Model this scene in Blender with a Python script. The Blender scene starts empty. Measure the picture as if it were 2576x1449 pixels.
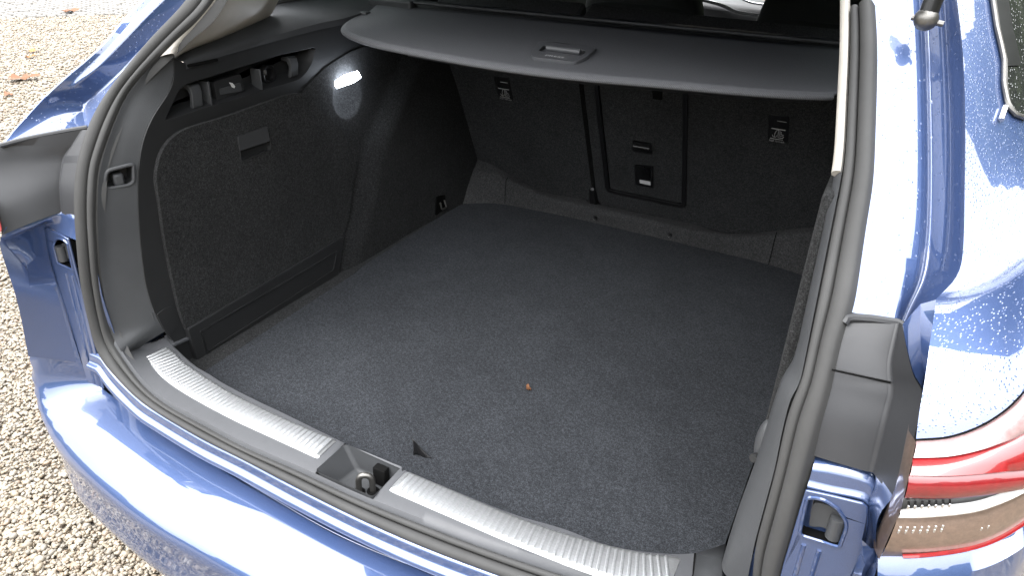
import bpy, bmesh, math, random
import numpy as np
from mathutils import Vector, Matrix
from mathutils.geometry import tessellate_polygon

# ------------------------------------------------------------------ camera, sky, light, exposure
scn = bpy.context.scene
col = scn.collection
cam_d = bpy.data.cameras.new('camera')
cam = bpy.data.objects.new('camera', cam_d)
col.objects.link(cam)
scn.camera = cam
cam_d.sensor_fit = 'HORIZONTAL'
cam_d.sensor_width = 36.0
cam_d.lens = 36.0 * 1844.0 / 2576.0
cam_d.clip_start = 0.02
cam_d.clip_end = 3000
# axes of the car seen by the lens: x right, y forward, z up (rows: car axes in right / down / forward lens axes)
AX = Vector((0.88583813, 0.24729082, -0.39260421))
AY = Vector((0.46270853, -0.40785793, 0.78711672))
AZ = Vector((0.03452000, -0.87891931, -0.47571967))
right = Vector((AX[0], AY[0], AZ[0]))
down = Vector((AX[1], AY[1], AZ[1]))
fwd = Vector((AX[2], AY[2], AZ[2]))
m3 = Matrix((right, -down, -fwd)).transposed()
cam.matrix_world = Matrix.Translation((0.615, -0.80, 0.90)) @ m3.to_4x4()

OVERCAST = 7.0
world = bpy.data.worlds.new('World')
scn.world = world
world.use_nodes = True
wn = world.node_tree
bg = wn.nodes['Background']
sky = wn.nodes.new('ShaderNodeTexSky')
sky.sky_type = 'NISHITA'
sky.sun_disc = False
SUN_EL, SUN_AZ = math.radians(58), math.radians(215)
sky.sun_elevation = SUN_EL
sky.sun_rotation = SUN_AZ
sky.air_density = 1.0
sky.dust_density = 6.0
sky.ozone_density = 1.0
hs = wn.nodes.new('ShaderNodeHueSaturation')
hs.inputs['Saturation'].default_value = 0.16
wn.links.new(sky.outputs[0], hs.inputs['Color'])
# overcast: an even cloud layer, slightly mottled
tcw = wn.nodes.new('ShaderNodeTexCoord')
nzw = wn.nodes.new('ShaderNodeTexNoise')
nzw.inputs['Scale'].default_value = 2.2
nzw.inputs['Detail'].default_value = 5
wn.links.new(tcw.outputs['Generated'], nzw.inputs['Vector'])
rpw = wn.nodes.new('ShaderNodeValToRGB')
rpw.color_ramp.elements[0].position = 0.3
rpw.color_ramp.elements[0].color = (0.86, 0.88, 0.92, 1)
rpw.color_ramp.elements[1].position = 0.75
rpw.color_ramp.elements[1].color = (1.12, 1.12, 1.13, 1)
wn.links.new(nzw.outputs['Fac'], rpw.inputs['Fac'])
# standard overcast sky: three times as bright overhead as at the horizon
sxyz = wn.nodes.new('ShaderNodeSeparateXYZ')
wn.links.new(tcw.outputs['Generated'], sxyz.inputs[0])
cie = wn.nodes.new('ShaderNodeMapRange')
cie.inputs['From Min'].default_value = 0.0
cie.inputs['From Max'].default_value = 1.0
cie.inputs['To Min'].default_value = OVERCAST
cie.inputs['To Max'].default_value = OVERCAST * 3
wn.links.new(sxyz.outputs['Z'], cie.inputs['Value'])
mul = wn.nodes.new('ShaderNodeVectorMath')
mul.operation = 'MULTIPLY'
wn.links.new(rpw.outputs[0], mul.inputs[0])
wn.links.new(cie.outputs[0], mul.inputs[1])
mxw = wn.nodes.new('ShaderNodeMix')
mxw.data_type = 'RGBA'
mxw.inputs[0].default_value = 0.85
wn.links.new(hs.outputs[0], mxw.inputs[6])
wn.links.new(mul.outputs[0], mxw.inputs[7])
wn.links.new(mxw.outputs[2], bg.inputs['Color'])
bg.inputs['Strength'].default_value = 0.15

sun_d = bpy.data.lights.new('sun', 'SUN')
sun_d.energy = 0.7
sun_d.angle = math.radians(40)
sun_d.color = (1.0, 0.97, 0.93)
sun = bpy.data.objects.new('sun', sun_d)
col.objects.link(sun)
dirs = Vector((math.sin(SUN_AZ) * math.cos(SUN_EL), math.cos(SUN_AZ) * math.cos(SUN_EL), math.sin(SUN_EL)))
sun.rotation_euler = dirs.to_track_quat('Z', 'Y').to_euler()
sun.location = dirs * 20

scn.view_settings.view_transform = 'Standard'
scn.view_settings.look = 'None'
scn.view_settings.gamma = 1
scn.view_settings.use_curve_mapping = False
scn.view_settings.exposure = 1.7
scn.render.engine = 'CYCLES'
scn.cycles.use_denoising = True
scn.cycles.max_bounces = 10
scn.cycles.diffuse_bounces = 5
scn.cycles.sample_clamp_indirect = 8

# ------------------------------------------------------------------ measured car coordinates (metres, boot floor z = 0)
W = {
'seal_out': [(-0.585,0.27,0.765),(-0.5733,0.1994,0.7038),(-0.6017,0.1289,0.6421),(-0.6258,0.0421,0.5629),(-0.6337,0.0061,0.5234),(-0.631,-0.0373,0.4647),(-0.6301,-0.0493,0.4447),(-0.6251,-0.0675,0.4033),(-0.6254,-0.0783,0.3578),(-0.6232,-0.0884,0.3116),(-0.6328,-0.095,0.2329),(-0.6429,-0.0937,0.1456),(-0.638,-0.0965,0.075),(-0.5924,-0.1076,0.055),(-0.5412,-0.1168,0.04),(-0.4884,-0.1264,0.033),(-0.4386,-0.131,0.03),(-0.3138,-0.1424,0.03),(-0.2093,-0.1459,0.03),(-0.089,-0.1528,0.03),(0.0451,-0.1571,0.03),(0.1632,-0.1549,0.03),(0.269,-0.1469,0.03),(0.4,-0.133,0.03),(0.5,-0.117,0.034),(0.5412,-0.1168,0.04),(0.638,-0.0965,0.075),(0.6351,-0.0959,0.182),(0.6353,-0.0955,0.2252),(0.6348,-0.0925,0.2745),(0.6332,-0.0869,0.3185),(0.6338,-0.0801,0.3496),(0.632,-0.0712,0.3901),(0.6331,-0.0556,0.4305),(0.6314,-0.0406,0.4597),(0.6286,-0.0201,0.4908),(0.6336,-0.0116,0.5027),(0.6306,0.0125,0.5308),(0.6258,0.0457,0.5664),(0.621,0.0799,0.5999),(0.6201,0.0997,0.6169),(0.6061,0.1582,0.6677),(0.5957,0.1992,0.7037),(0.5799,0.2571,0.754),(0.5639,0.3026,0.7935)],
'seal_in': [(-0.56,0.285,0.765),(-0.5222,0.2203,0.7063),(-0.5587,0.1492,0.6441),(-0.5971,0.0606,0.5633),(-0.5975,0.0253,0.5247),(-0.5963,-0.0185,0.4659),(-0.5968,-0.0309,0.4457),(-0.5916,-0.0491,0.4043),(-0.5946,-0.0602,0.3583),(-0.5935,-0.0704,0.3118),(-0.6034,-0.077,0.2329),(-0.6077,-0.0809,0.115),(-0.5874,-0.0842,0.085),(-0.5544,-0.0919,0.065),(-0.5086,-0.105,0.055),(-0.44,-0.1196,0.05),(-0.3123,-0.1311,0.05),(-0.2141,-0.1374,0.05),(-0.1012,-0.1362,0.05),(0.0315,-0.1376,0.05),(0.1488,-0.1325,0.05),(0.2567,-0.1257,0.05),(0.38,-0.112,0.05),(0.47,-0.097,0.052),(0.5544,-0.0919,0.065),(0.6077,-0.0809,0.115),(0.6033,-0.0788,0.2027),(0.6031,-0.0752,0.2638),(0.6029,-0.0688,0.3192),(0.6,-0.0581,0.3677),(0.601,-0.0448,0.4141),(0.6041,-0.0452,0.4131),(0.604,-0.0362,0.4337),(0.5999,-0.0062,0.4846),(0.5967,0.0216,0.5204),(0.5934,0.0527,0.5556),(0.5899,0.0881,0.5903),(0.5855,0.1272,0.6252),(0.5691,0.1958,0.6849),(0.5498,0.2694,0.749),(0.5357,0.3163,0.7898)],
'sill_inner': [(-0.5891,0.0256,0.06),(-0.5341,0.0074,0.06),(-0.4644,-0.0127,0.06),(-0.419,-0.0191,0.06),(-0.3735,-0.0268,0.06),(-0.2838,-0.035,0.06),(-0.2183,-0.0384,0.06),(-0.0848,-0.0474,0.06),(0.0482,-0.0529,0.06),(0.145,-0.0525,0.06),(0.26,-0.0508,0.06),(0.3367,-0.0402,0.06),(0.4214,-0.0342,0.06),(0.5241,0.01,0.06),(0.5631,0.0551,0.06)],
'plateL_in': [(-0.5655,0.0001,0.063),(-0.5371,-0.0051,0.063),(-0.4963,-0.0184,0.063),(-0.4321,-0.0317,0.063),(-0.3354,-0.0469,0.063),(-0.2335,-0.0542,0.063),(-0.142,-0.0568,0.063),(-0.078,-0.0554,0.063)],
'plateL_out': [(-0.5679,-0.0476,0.06),(-0.5181,-0.0672,0.06),(-0.4662,-0.081,0.06),(-0.4034,-0.091,0.06),(-0.2792,-0.1016,0.06),(-0.1862,-0.1042,0.06),(-0.0794,-0.1067,0.06)],
'plateR_in': [(0.0628,-0.059,0.063),(0.1497,-0.06,0.063),(0.2428,-0.0608,0.063),(0.3429,-0.0544,0.063),(0.4619,-0.0305,0.063),(0.5138,-0.0097,0.063)],
'plateR_out': [(0.0683,-0.1093,0.06),(0.1326,-0.1076,0.06),(0.2468,-0.1083,0.06),(0.3644,-0.1021,0.06)],
'recess': [(-0.0647,-0.0551,0.06),(0.0482,-0.0529,0.06),(0.0608,-0.1327,0.06),(0.0577,-0.1383,0.06),(-0.0525,-0.1348,0.06),(-0.0631,-0.1271,0.06)],
'crease': [(-0.575,0.1482,0.6095),(-0.575,0.1458,0.5925),(-0.575,0.1418,0.5744),(-0.575,0.1303,0.5553),(-0.575,0.1106,0.5379),(-0.575,0.0829,0.5153),(-0.575,0.056,0.4834),(-0.575,0.0402,0.4537),(-0.575,0.0245,0.409),(-0.575,0.0132,0.3621),(-0.575,-0.0024,0.2623),(-0.575,-0.0069,0.1946),(-0.575,-0.0042,0.1558),(-0.572,-0.0008,0.1164),(-0.565,0.0063,0.0783)],
'pillar_groove': [(-0.5592,0.1196,0.6169),(-0.5991,0.062,0.5628),(-0.5996,0.0267,0.5241),(-0.5986,-0.017,0.4651),(-0.5993,-0.0293,0.4447),(-0.5941,-0.0476,0.4033),(-0.5974,-0.0585,0.357),(-0.5964,-0.0687,0.3104),(-0.6066,-0.0751,0.2311),(-0.6172,-0.0736,0.1431),(-0.6227,-0.0709,0.0988)],
'door': [(-0.568,0.0532,0.0755),(-0.568,0.0479,0.1108),(-0.568,0.046,0.2011),(-0.568,0.0467,0.2715),(-0.568,0.053,0.3631),(-0.568,0.0552,0.401),(-0.568,0.0628,0.4239),(-0.568,0.0787,0.4494),(-0.568,0.1032,0.4679),(-0.568,0.1349,0.4774),(-0.568,0.1785,0.4797),(-0.568,0.2238,0.4795),(-0.568,0.293,0.4826),(-0.568,0.3675,0.4859),(-0.568,0.427,0.4879),(-0.568,0.4593,0.483),(-0.568,0.4833,0.4724),(-0.568,0.5176,0.4339),(-0.568,0.5258,0.4275),(-0.568,0.5803,0.3759),(-0.568,0.6294,0.3242),(-0.568,0.6469,0.2925),(-0.568,0.6393,0.2704),(-0.568,0.6189,0.2277),(-0.568,0.5585,0.0924)],
'slot': [(-0.568,0.0529,0.0767),(-0.568,0.5585,0.0924),(-0.568,0.5256,-0.0067),(-0.568,0.0601,-0.0103)],
'slot_rim': [(-0.568,0.0779,0.0585),(-0.568,0.5281,0.0656),(-0.568,0.5076,0.0153),(-0.568,0.0828,0.0003)],
'cover_disc': [(-0.57,-0.0007,0.1343),(-0.57,0.0211,0.1388),(-0.57,0.0359,0.1351),(-0.57,0.0457,0.122),(-0.57,0.0449,0.0995),(-0.57,0.0374,0.0848),(-0.57,0.0266,0.0796),(-0.57,0.0133,0.0766)],
'rail': [(-0.568,0.1034,0.5009),(-0.568,0.2094,0.5054),(-0.568,0.3714,0.5086),(-0.568,0.47,0.5125),(-0.568,0.4949,0.5238),(-0.568,0.5145,0.5405),(-0.568,0.5303,0.5694),(-0.568,0.5277,0.5731),(-0.568,0.4207,0.5733),(-0.568,0.3086,0.5662),(-0.568,0.2079,0.5599),(-0.568,0.1645,0.5581),(-0.568,0.1444,0.5476)],
'hookA': [(-0.585,0.1763,0.5505),(-0.585,0.1994,0.5505),(-0.585,0.205,0.5022),(-0.585,0.1799,0.5033)],
'button': [(-0.585,0.24,0.5468),(-0.585,0.3111,0.5502),(-0.585,0.3169,0.5148),(-0.585,0.2422,0.5088)],
'button_in': [(-0.583,0.2514,0.5309),(-0.583,0.306,0.5336),(-0.583,0.3087,0.5159),(-0.583,0.2508,0.5195)],
'button_mark': [(-0.58,0.2772,0.5393),(-0.58,0.2852,0.5365),(-0.58,0.2907,0.529),(-0.58,0.2883,0.5255),(-0.58,0.2826,0.5285)],
'pocket': [(-0.585,0.3168,0.5484),(-0.585,0.3535,0.5526),(-0.585,0.3553,0.5107),(-0.585,0.3182,0.5178)],
'socket': [(-0.585,0.3964,0.5331),(-0.585,0.3997,0.553),(-0.585,0.4184,0.532)],
'hookB': [(-0.585,0.4488,0.5596),(-0.585,0.4724,0.5598),(-0.585,0.4778,0.5137),(-0.585,0.4545,0.513)],
'handle_flap': [(-0.568,0.2608,0.4333),(-0.568,0.3443,0.4352),(-0.568,0.3475,0.4024),(-0.568,0.2604,0.4031)],
'handle_rec': [(-0.568,0.2594,0.435),(-0.568,0.3476,0.4364),(-0.568,0.3527,0.4103),(-0.568,0.3467,0.3814),(-0.568,0.2613,0.3799)],
'lamp': [(-0.556,0.5963,0.4922),(-0.556,0.6466,0.493),(-0.556,0.6531,0.4887),(-0.556,0.6499,0.4775),(-0.556,0.6354,0.4727),(-0.556,0.5865,0.4703),(-0.556,0.5846,0.4737)],
'pil_hook': [(-0.6119,-0.006,0.4295),(-0.5586,0.0026,0.4492),(-0.5491,0.0035,0.4507),(-0.546,0.0012,0.446),(-0.5388,-0.0085,0.424),(-0.5501,-0.0121,0.4156),(-0.5977,-0.0187,0.4006),(-0.6102,-0.0183,0.4016),(-0.6127,-0.0171,0.4044)],
'pil_hook2': [(-0.5924,-0.0187,0.4369),(-0.5821,0.0188,0.4401),(-0.5802,0.0249,0.4387),(-0.5781,0.0185,0.4077),(-0.5804,0.0083,0.403),(-0.5897,-0.0239,0.4039),(-0.5923,-0.0301,0.4102)],
'walltop': [(-0.57,0.1688,0.5968),(-0.57,0.2126,0.6036),(-0.57,0.3545,0.6127),(-0.57,0.5541,0.622),(-0.57,0.6264,0.6222),(-0.57,0.7195,0.628)],
'beigeL': [(-0.5607,0.1212,0.6183),(-0.5427,0.1527,0.6454),(-0.52,0.1884,0.6767),(-0.5061,0.2236,0.7074)],
'beigeR': [(-0.6,0.1684,0.6045),(-0.6,0.2007,0.609),(-0.6,0.2822,0.6217),(-0.6,0.3535,0.6376),(-0.6,0.4107,0.6539),(-0.6,0.4376,0.6794)],
'arch_pocket': [(-0.548,0.9724,0.0711),(-0.548,1.0314,0.0597),(-0.548,1.0354,0.0209),(-0.548,0.9661,0.0089)],
'floor_front': [(-0.5481,1.1128,0.0),(-0.4649,1.1659,0.0),(-0.4088,1.1852,0.0),(-0.3282,1.1922,0.0),(-0.2064,1.1993,0.0),(-0.0855,1.2009,0.0),(0.0869,1.1963,0.0),(0.2116,1.1945,0.0),(0.4244,1.1875,0.0),(0.5133,1.1704,-0.0)],
'ledge_face_top': [(-0.5735,1.195,0.0986),(-0.4953,1.195,0.1013),(-0.417,1.195,0.0842),(-0.3487,1.195,0.0683),(-0.2817,1.195,0.054),(-0.1476,1.195,0.0508),(0.0259,1.195,0.0514),(0.205,1.195,0.0493),(0.2977,1.195,0.0551),(0.3554,1.195,0.0653),(0.4334,1.195,0.0901),(0.5156,1.195,0.1227)],
'seat_bottom': [(-0.5382,1.2091,0.1338),(-0.4924,1.2127,0.1265),(-0.4228,1.2305,0.0899),(-0.328,1.251,0.0479),(-0.2642,1.2521,0.0457),(-0.1527,1.2494,0.0512),(-0.0808,1.2521,0.0458),(0.0067,1.2532,0.0434),(0.19,1.251,0.0479),(0.2608,1.2565,0.0367),(0.3465,1.2481,0.0539),(0.4543,1.2226,0.1062),(0.5242,1.2079,0.1363)],
'hatch_out': [(-0.0909,1.0575,0.4446),(-0.0806,1.2126,0.1266),(-0.0656,1.2234,0.1044),(0.1435,1.2249,0.1014),(0.1636,1.2144,0.1231),(0.1622,1.0476,0.465)],
'tetherL': [(-0.3985,1.0612,0.4372),(-0.3482,1.0595,0.4405),(-0.3492,1.0944,0.369),(-0.396,1.0975,0.3626)],
'tetherL_in': [(-0.3917,1.0626,0.4342),(-0.3613,1.0614,0.4367),(-0.3626,1.0731,0.4128),(-0.3864,1.0748,0.4092)],
'tetherR': [(0.3646,1.0553,0.4493),(0.4124,1.0543,0.4513),(0.4197,1.0909,0.3762),(0.3705,1.0935,0.3709)],
'tetherR_in': [(0.3748,1.0601,0.4394),(0.4062,1.0591,0.4415),(0.408,1.0716,0.4158),(0.3751,1.0723,0.4144)],
'latch1': [(0.0112,1.1259,0.3044),(0.0664,1.1256,0.305),(0.0654,1.1422,0.2709),(0.0094,1.1427,0.2699)],
'latch2': [(0.013,1.1655,0.2232),(0.0678,1.1623,0.2297),(0.0658,1.1991,0.1545),(0.0132,1.1995,0.1535)],
'notch': [(0.0721,1.0448,0.4708),(0.0983,1.045,0.4704),(0.0979,1.0581,0.4435),(0.0735,1.0584,0.4429)],
'clip': [(-0.1405,1.2249,0.1015),(-0.1181,1.2252,0.1008),(-0.1083,1.2564,0.037),(-0.1602,1.2582,0.0332)],
'studs': [(-0.1019,1.195,0.0158),(0.1358,1.195,0.0149)],
'ledge_seamL': [(-0.4169,1.195,0.0815),(-0.414,1.195,-0.0003)],
'ledge_seamR': [(0.4288,1.195,0.0914),(0.4281,1.195,0.019)],
'cover_rear': [(-0.5765,0.7277,0.625),(-0.5649,0.6526,0.6168),(-0.539,0.5891,0.6098),(-0.5152,0.5639,0.607),(-0.4685,0.5389,0.6043),(-0.3985,0.5156,0.6017),(-0.3227,0.5029,0.6003),(-0.1885,0.4903,0.5989),(-0.0402,0.4855,0.5984),(0.0902,0.4946,0.5994),(0.2263,0.5172,0.6019),(0.3642,0.539,0.6043),(0.4489,0.5562,0.6062),(0.5098,0.5751,0.6083),(0.5294,0.5842,0.6093),(0.5387,0.6013,0.6111)],
'roller': [(-0.55,0.7457,0.642),(-0.2304,0.8484,0.642),(0.1152,0.8434,0.642),(0.5034,0.887,0.642)],
'press': [(-0.0717,0.6569,0.6173),(-0.0664,0.6645,0.6181),(0.0496,0.6676,0.6184),(0.0585,0.6577,0.6173),(0.0631,0.5951,0.6105),(0.0579,0.5628,0.6069),(0.0472,0.5561,0.6062),(-0.0318,0.552,0.6057),(-0.0446,0.5649,0.6071),(-0.059,0.6067,0.6117)],
'press_slot': [(-0.0481,0.6266,0.6139),(-0.0472,0.6371,0.6151),(0.0423,0.6377,0.6151),(0.0498,0.6266,0.6139),(0.0506,0.5987,0.6109),(0.0373,0.5908,0.61),(-0.0415,0.595,0.6105)],
'press_text': [(-0.0141,0.574,0.6081),(0.0244,0.573,0.608)],
'r1': [(0.5996,0.3212,0.7949),(0.6113,0.2829,0.7617),(0.6312,0.2178,0.7051),(0.6581,0.1187,0.6187),(0.6718,0.0603,0.564),(0.679,0.03,0.5314),(0.6811,0.0127,0.5113),(0.6821,0.0061,0.5036)],
'r2': [(0.6171,0.3345,0.7952),(0.6343,0.2782,0.7463),(0.6518,0.2167,0.6928),(0.6744,0.131,0.6181),(0.6854,0.0835,0.574),(0.6899,0.0511,0.5408),(0.6857,0.0296,0.5158),(0.6841,0.0156,0.4994)],
'r3': [(0.6246,0.3605,0.7935),(0.6478,0.2837,0.7267),(0.6829,0.153,0.6129),(0.695,0.0993,0.5621),(0.6984,0.0677,0.5276),(0.6936,0.0507,0.5078),(0.6908,0.0375,0.4901)],
'r4': [(0.6517,0.3151,0.8),(0.6773,0.2283,0.7246),(0.692,0.1748,0.6779),(0.7049,0.118,0.6284),(0.716,0.0654,0.5808),(0.7182,0.0438,0.5596),(0.7161,0.0317,0.5473),(0.7048,0.0173,0.5305),(0.6991,0.001,0.5116)],
'r5': [(0.6578,0.293,0.8026),(0.6773,0.2359,0.753),(0.6985,0.1562,0.6835),(0.7108,0.1007,0.6351),(0.722,0.0487,0.5889),(0.7254,0.0257,0.5664),(0.7224,0.0156,0.5565),(0.7137,0.0063,0.5469),(0.7105,0.0016,0.5413)],
'r5b': [(0.7071,-0.0269,0.5541),(0.7082,-0.0379,0.542),(0.7102,-0.0509,0.5269),(0.7125,-0.068,0.5069),(0.7164,-0.0864,0.4813),(0.7162,-0.0912,0.474),(0.7212,-0.1104,0.4424)],
'r5low': [(0.7153,-0.0795,0.4765),(0.7199,-0.1032,0.4358)],
'pan_top': [(0.6312,-0.0156,0.4975),(0.6337,-0.0121,0.5022),(0.639,-0.0104,0.5041),(0.6577,-0.0082,0.5068),(0.6826,-0.0065,0.5087),(0.6869,-0.0081,0.5069)],
'pan_crease': [(0.6839,-0.0067,0.5085),(0.6844,-0.0193,0.492),(0.6854,-0.0301,0.4756),(0.6881,-0.0375,0.4644),(0.694,-0.0478,0.4482),(0.6946,-0.0527,0.4371),(0.6956,-0.0641,0.4111),(0.6981,-0.0774,0.3616)],
'pan_right': [(0.6827,-0.0571,0.5313),(0.6905,-0.0702,0.516),(0.7035,-0.0871,0.4953),(0.7133,-0.0939,0.485),(0.7176,-0.1187,0.4461),(0.7167,-0.1317,0.4167),(0.7159,-0.142,0.3862)],
'pan_left': [(0.6308,-0.0139,0.4957),(0.6293,-0.0194,0.4873),(0.6318,-0.0392,0.4573),(0.6332,-0.0532,0.429),(0.6321,-0.0686,0.3883),(0.634,-0.077,0.3501)],
'pan_seam': [(0.6315,-0.0438,0.4549),(0.6911,-0.0417,0.4581)],
'jamb_top': [(0.6318,-0.0714,0.3438),(0.6677,-0.0698,0.3511),(0.6988,-0.0697,0.3512),(0.7048,-0.071,0.3456)],
'jamb_mid': [(0.633,-0.0868,0.3193),(0.6626,-0.0861,0.3222),(0.6989,-0.0852,0.3265),(0.7043,-0.0859,0.3231)],
'hole': [(0.6437,-0.0889,0.3096),(0.6524,-0.0879,0.3139),(0.6632,-0.0879,0.3143),(0.6767,-0.089,0.3092),(0.6881,-0.0912,0.2964),(0.6907,-0.0917,0.2883),(0.6906,-0.0935,0.2577),(0.6506,-0.0937,0.2549),(0.647,-0.0935,0.2581)],
'jamb_right': [(0.7037,-0.086,0.3229),(0.7097,-0.0904,0.3028),(0.7144,-0.0937,0.2546)],
'jamb_outer': [(0.6971,-0.1396,0.3973),(0.7049,-0.1446,0.3745),(0.7125,-0.1504,0.3482),(0.7195,-0.1566,0.3198),(0.7212,-0.161,0.2995)],
'buffer': [(0.6516,-0.0831,0.2986),(0.6683,-0.0827,0.3015),(0.6868,-0.0834,0.2927),(0.6901,-0.0853,0.2619),(0.6785,-0.0855,0.258),(0.6715,-0.0848,0.27),(0.6544,-0.0853,0.2616)],
'lamp_in': [(0.7173,-0.1339,0.4547),(0.721,-0.1485,0.4239),(0.7209,-0.1553,0.4083),(0.7129,-0.1616,0.3881),(0.7167,-0.1724,0.3393)],
'lamp_top': [(0.7147,-0.1512,0.4663),(0.7396,-0.1477,0.4777),(0.7605,-0.1408,0.4943),(0.7749,-0.1334,0.5135),(0.7823,-0.1281,0.5304)],
'lamp_b1': [(0.7202,-0.1561,0.4288),(0.7509,-0.1508,0.4379),(0.7803,-0.1403,0.4453),(0.8081,-0.1257,0.4494)],
'lamp_b2': [(0.7222,-0.1593,0.404),(0.7575,-0.1523,0.4144),(0.787,-0.1403,0.4233),(0.8138,-0.1245,0.4316)],
'lamp_b3': [(0.7226,-0.1611,0.39),(0.7401,-0.1581,0.3994),(0.7789,-0.145,0.4145),(0.7989,-0.134,0.4261),(0.8099,-0.1269,0.4317)],
'lamp_b4': [(0.722,-0.162,0.3838),(0.7423,-0.1588,0.3911),(0.7814,-0.1451,0.4061),(0.8039,-0.132,0.4204),(0.8143,-0.1244,0.4301)],
'lamp_bot': [(0.7186,-0.1692,0.3309),(0.755,-0.1622,0.3448),(0.7954,-0.1448,0.3588),(0.8142,-0.1326,0.3697),(0.8291,-0.1204,0.3841)],
'strut': [(0.6281,0.2813,0.8011),(0.6292,0.2632,0.7854),(0.6335,0.2517,0.7754)],
'qwin': [(0.6965,0.3417,0.8015),(0.7087,0.3046,0.7692),(0.723,0.2692,0.7385),(0.7289,0.2413,0.7142),(0.7362,0.2255,0.7004),(0.7473,0.2161,0.6922),(0.7559,0.2214,0.6968)],
'qwin_b': [(0.7129,0.3432,0.8028),(0.7218,0.3135,0.7769),(0.7333,0.2777,0.7458),(0.7274,0.2611,0.7314)],
'l_sil': [(-0.6746,0.1812,0.6967),(-0.69,0.1473,0.6669),(-0.6952,0.1083,0.6347),(-0.7074,0.0702,0.6045),(-0.7307,0.0328,0.5733),(-0.7416,-0.0041,0.5464),(-0.7386,-0.0351,0.5278),(-0.731,-0.0815,0.5029),(-0.7298,-0.1103,0.4829)],
'l_mid1': [(-0.6403,0.1933,0.6985),(-0.6602,0.1499,0.6605),(-0.6772,0.1046,0.6212),(-0.6937,0.0659,0.5862),(-0.7209,0.0368,0.5576),(-0.7386,0.0149,0.5336)],
'l_mid2': [(-0.6151,0.1956,0.7005),(-0.6382,0.1522,0.6624),(-0.6563,0.1115,0.6272),(-0.6765,0.0698,0.59),(-0.7024,0.033,0.5539),(-0.7256,0.0129,0.5312)],
'l_pan_top': [(-0.7296,-0.1105,0.4825),(-0.7096,-0.0762,0.4891),(-0.6777,-0.0365,0.4962),(-0.6442,-0.0018,0.5026)],
'l_corner': [(-0.657,-0.0293,0.4768),(-0.6694,-0.0438,0.4548),(-0.6698,-0.0542,0.4337),(-0.6684,-0.0663,0.4061),(-0.6645,-0.0775,0.3612)],
'l_pan_out': [(-0.7388,-0.1125,0.4796),(-0.7422,-0.1331,0.4476),(-0.7374,-0.1418,0.4277),(-0.7142,-0.1572,0.3854),(-0.6995,-0.1669,0.3413)],
'l_pan_bot': [(-0.6995,-0.1669,0.3413),(-0.6887,-0.1206,0.3475),(-0.6664,-0.0777,0.3604)],
'l_red': [(-0.689,-0.163,0.4023),(-0.6739,-0.1734,0.3572),(-0.688,-0.1761,0.3452),(-0.7082,-0.1731,0.3587)],
'l_hole': [(-0.6407,-0.1149,0.3279),(-0.6331,-0.1135,0.3342),(-0.5972,-0.1112,0.3444),(-0.5767,-0.1117,0.3422),(-0.5817,-0.1214,0.2925),(-0.6354,-0.1216,0.29),(-0.6449,-0.1214,0.2939)],
'headL': [(-0.5223,1.9,0.501),(-0.5223,1.9,0.5329),(-0.4621,1.9,0.5562)],
'chrome': [(-0.2741,2.9,0.4744),(-0.1864,2.9,0.4595),(-0.1225,2.9,0.437),(-0.0627,2.9,0.4342),(-0.0648,2.9,0.4453),(-0.1128,2.9,0.4493),(-0.1765,2.9,0.4717),(-0.2634,2.9,0.4839)],
}

# ------------------------------------------------------------------ materials
def newmat(name):
    m = bpy.data.materials.new(name); m.use_nodes = True
    return m, m.node_tree, m.node_tree.nodes['Principled BSDF']
def N(nt, t, **kw):
    n = nt.nodes.new(t)
    for k, v in kw.items(): setattr(n, k, v)
    return n
def coords(nt, scale=None):
    tc = N(nt, 'ShaderNodeTexCoord')
    return tc.outputs['Object']
def noise(nt, vec, scale, detail=2, rough=0.5):
    n = N(nt, 'ShaderNodeTexNoise'); n.inputs['Scale'].default_value = scale
    n.inputs['Detail'].default_value = detail; n.inputs['Roughness'].default_value = rough
    nt.links.new(vec, n.inputs['Vector']); return n.outputs['Fac']
def ramp(nt, fac, stops):
    r = N(nt, 'ShaderNodeValToRGB'); e = r.color_ramp.elements
    e[0].position, e[0].color = stops[0][0], (*stops[0][1], 1)
    e[1].position, e[1].color = stops[-1][0], (*stops[-1][1], 1)
    for p, c in stops[1:-1]:
        x = e.new(p); x.color = (*c, 1)
    nt.links.new(fac, r.inputs['Fac']); return r.outputs['Color']
def bump(nt, b, h, strength, dist, prev=None):
    n = N(nt, 'ShaderNodeBump'); n.inputs['Strength'].default_value = strength; n.inputs['Distance'].default_value = dist
    nt.links.new(h, n.inputs['Height'])
    if prev is not None: nt.links.new(prev, n.inputs['Normal'])
    nt.links.new(n.outputs['Normal'], b.inputs['Normal']); return n.outputs['Normal']

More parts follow.
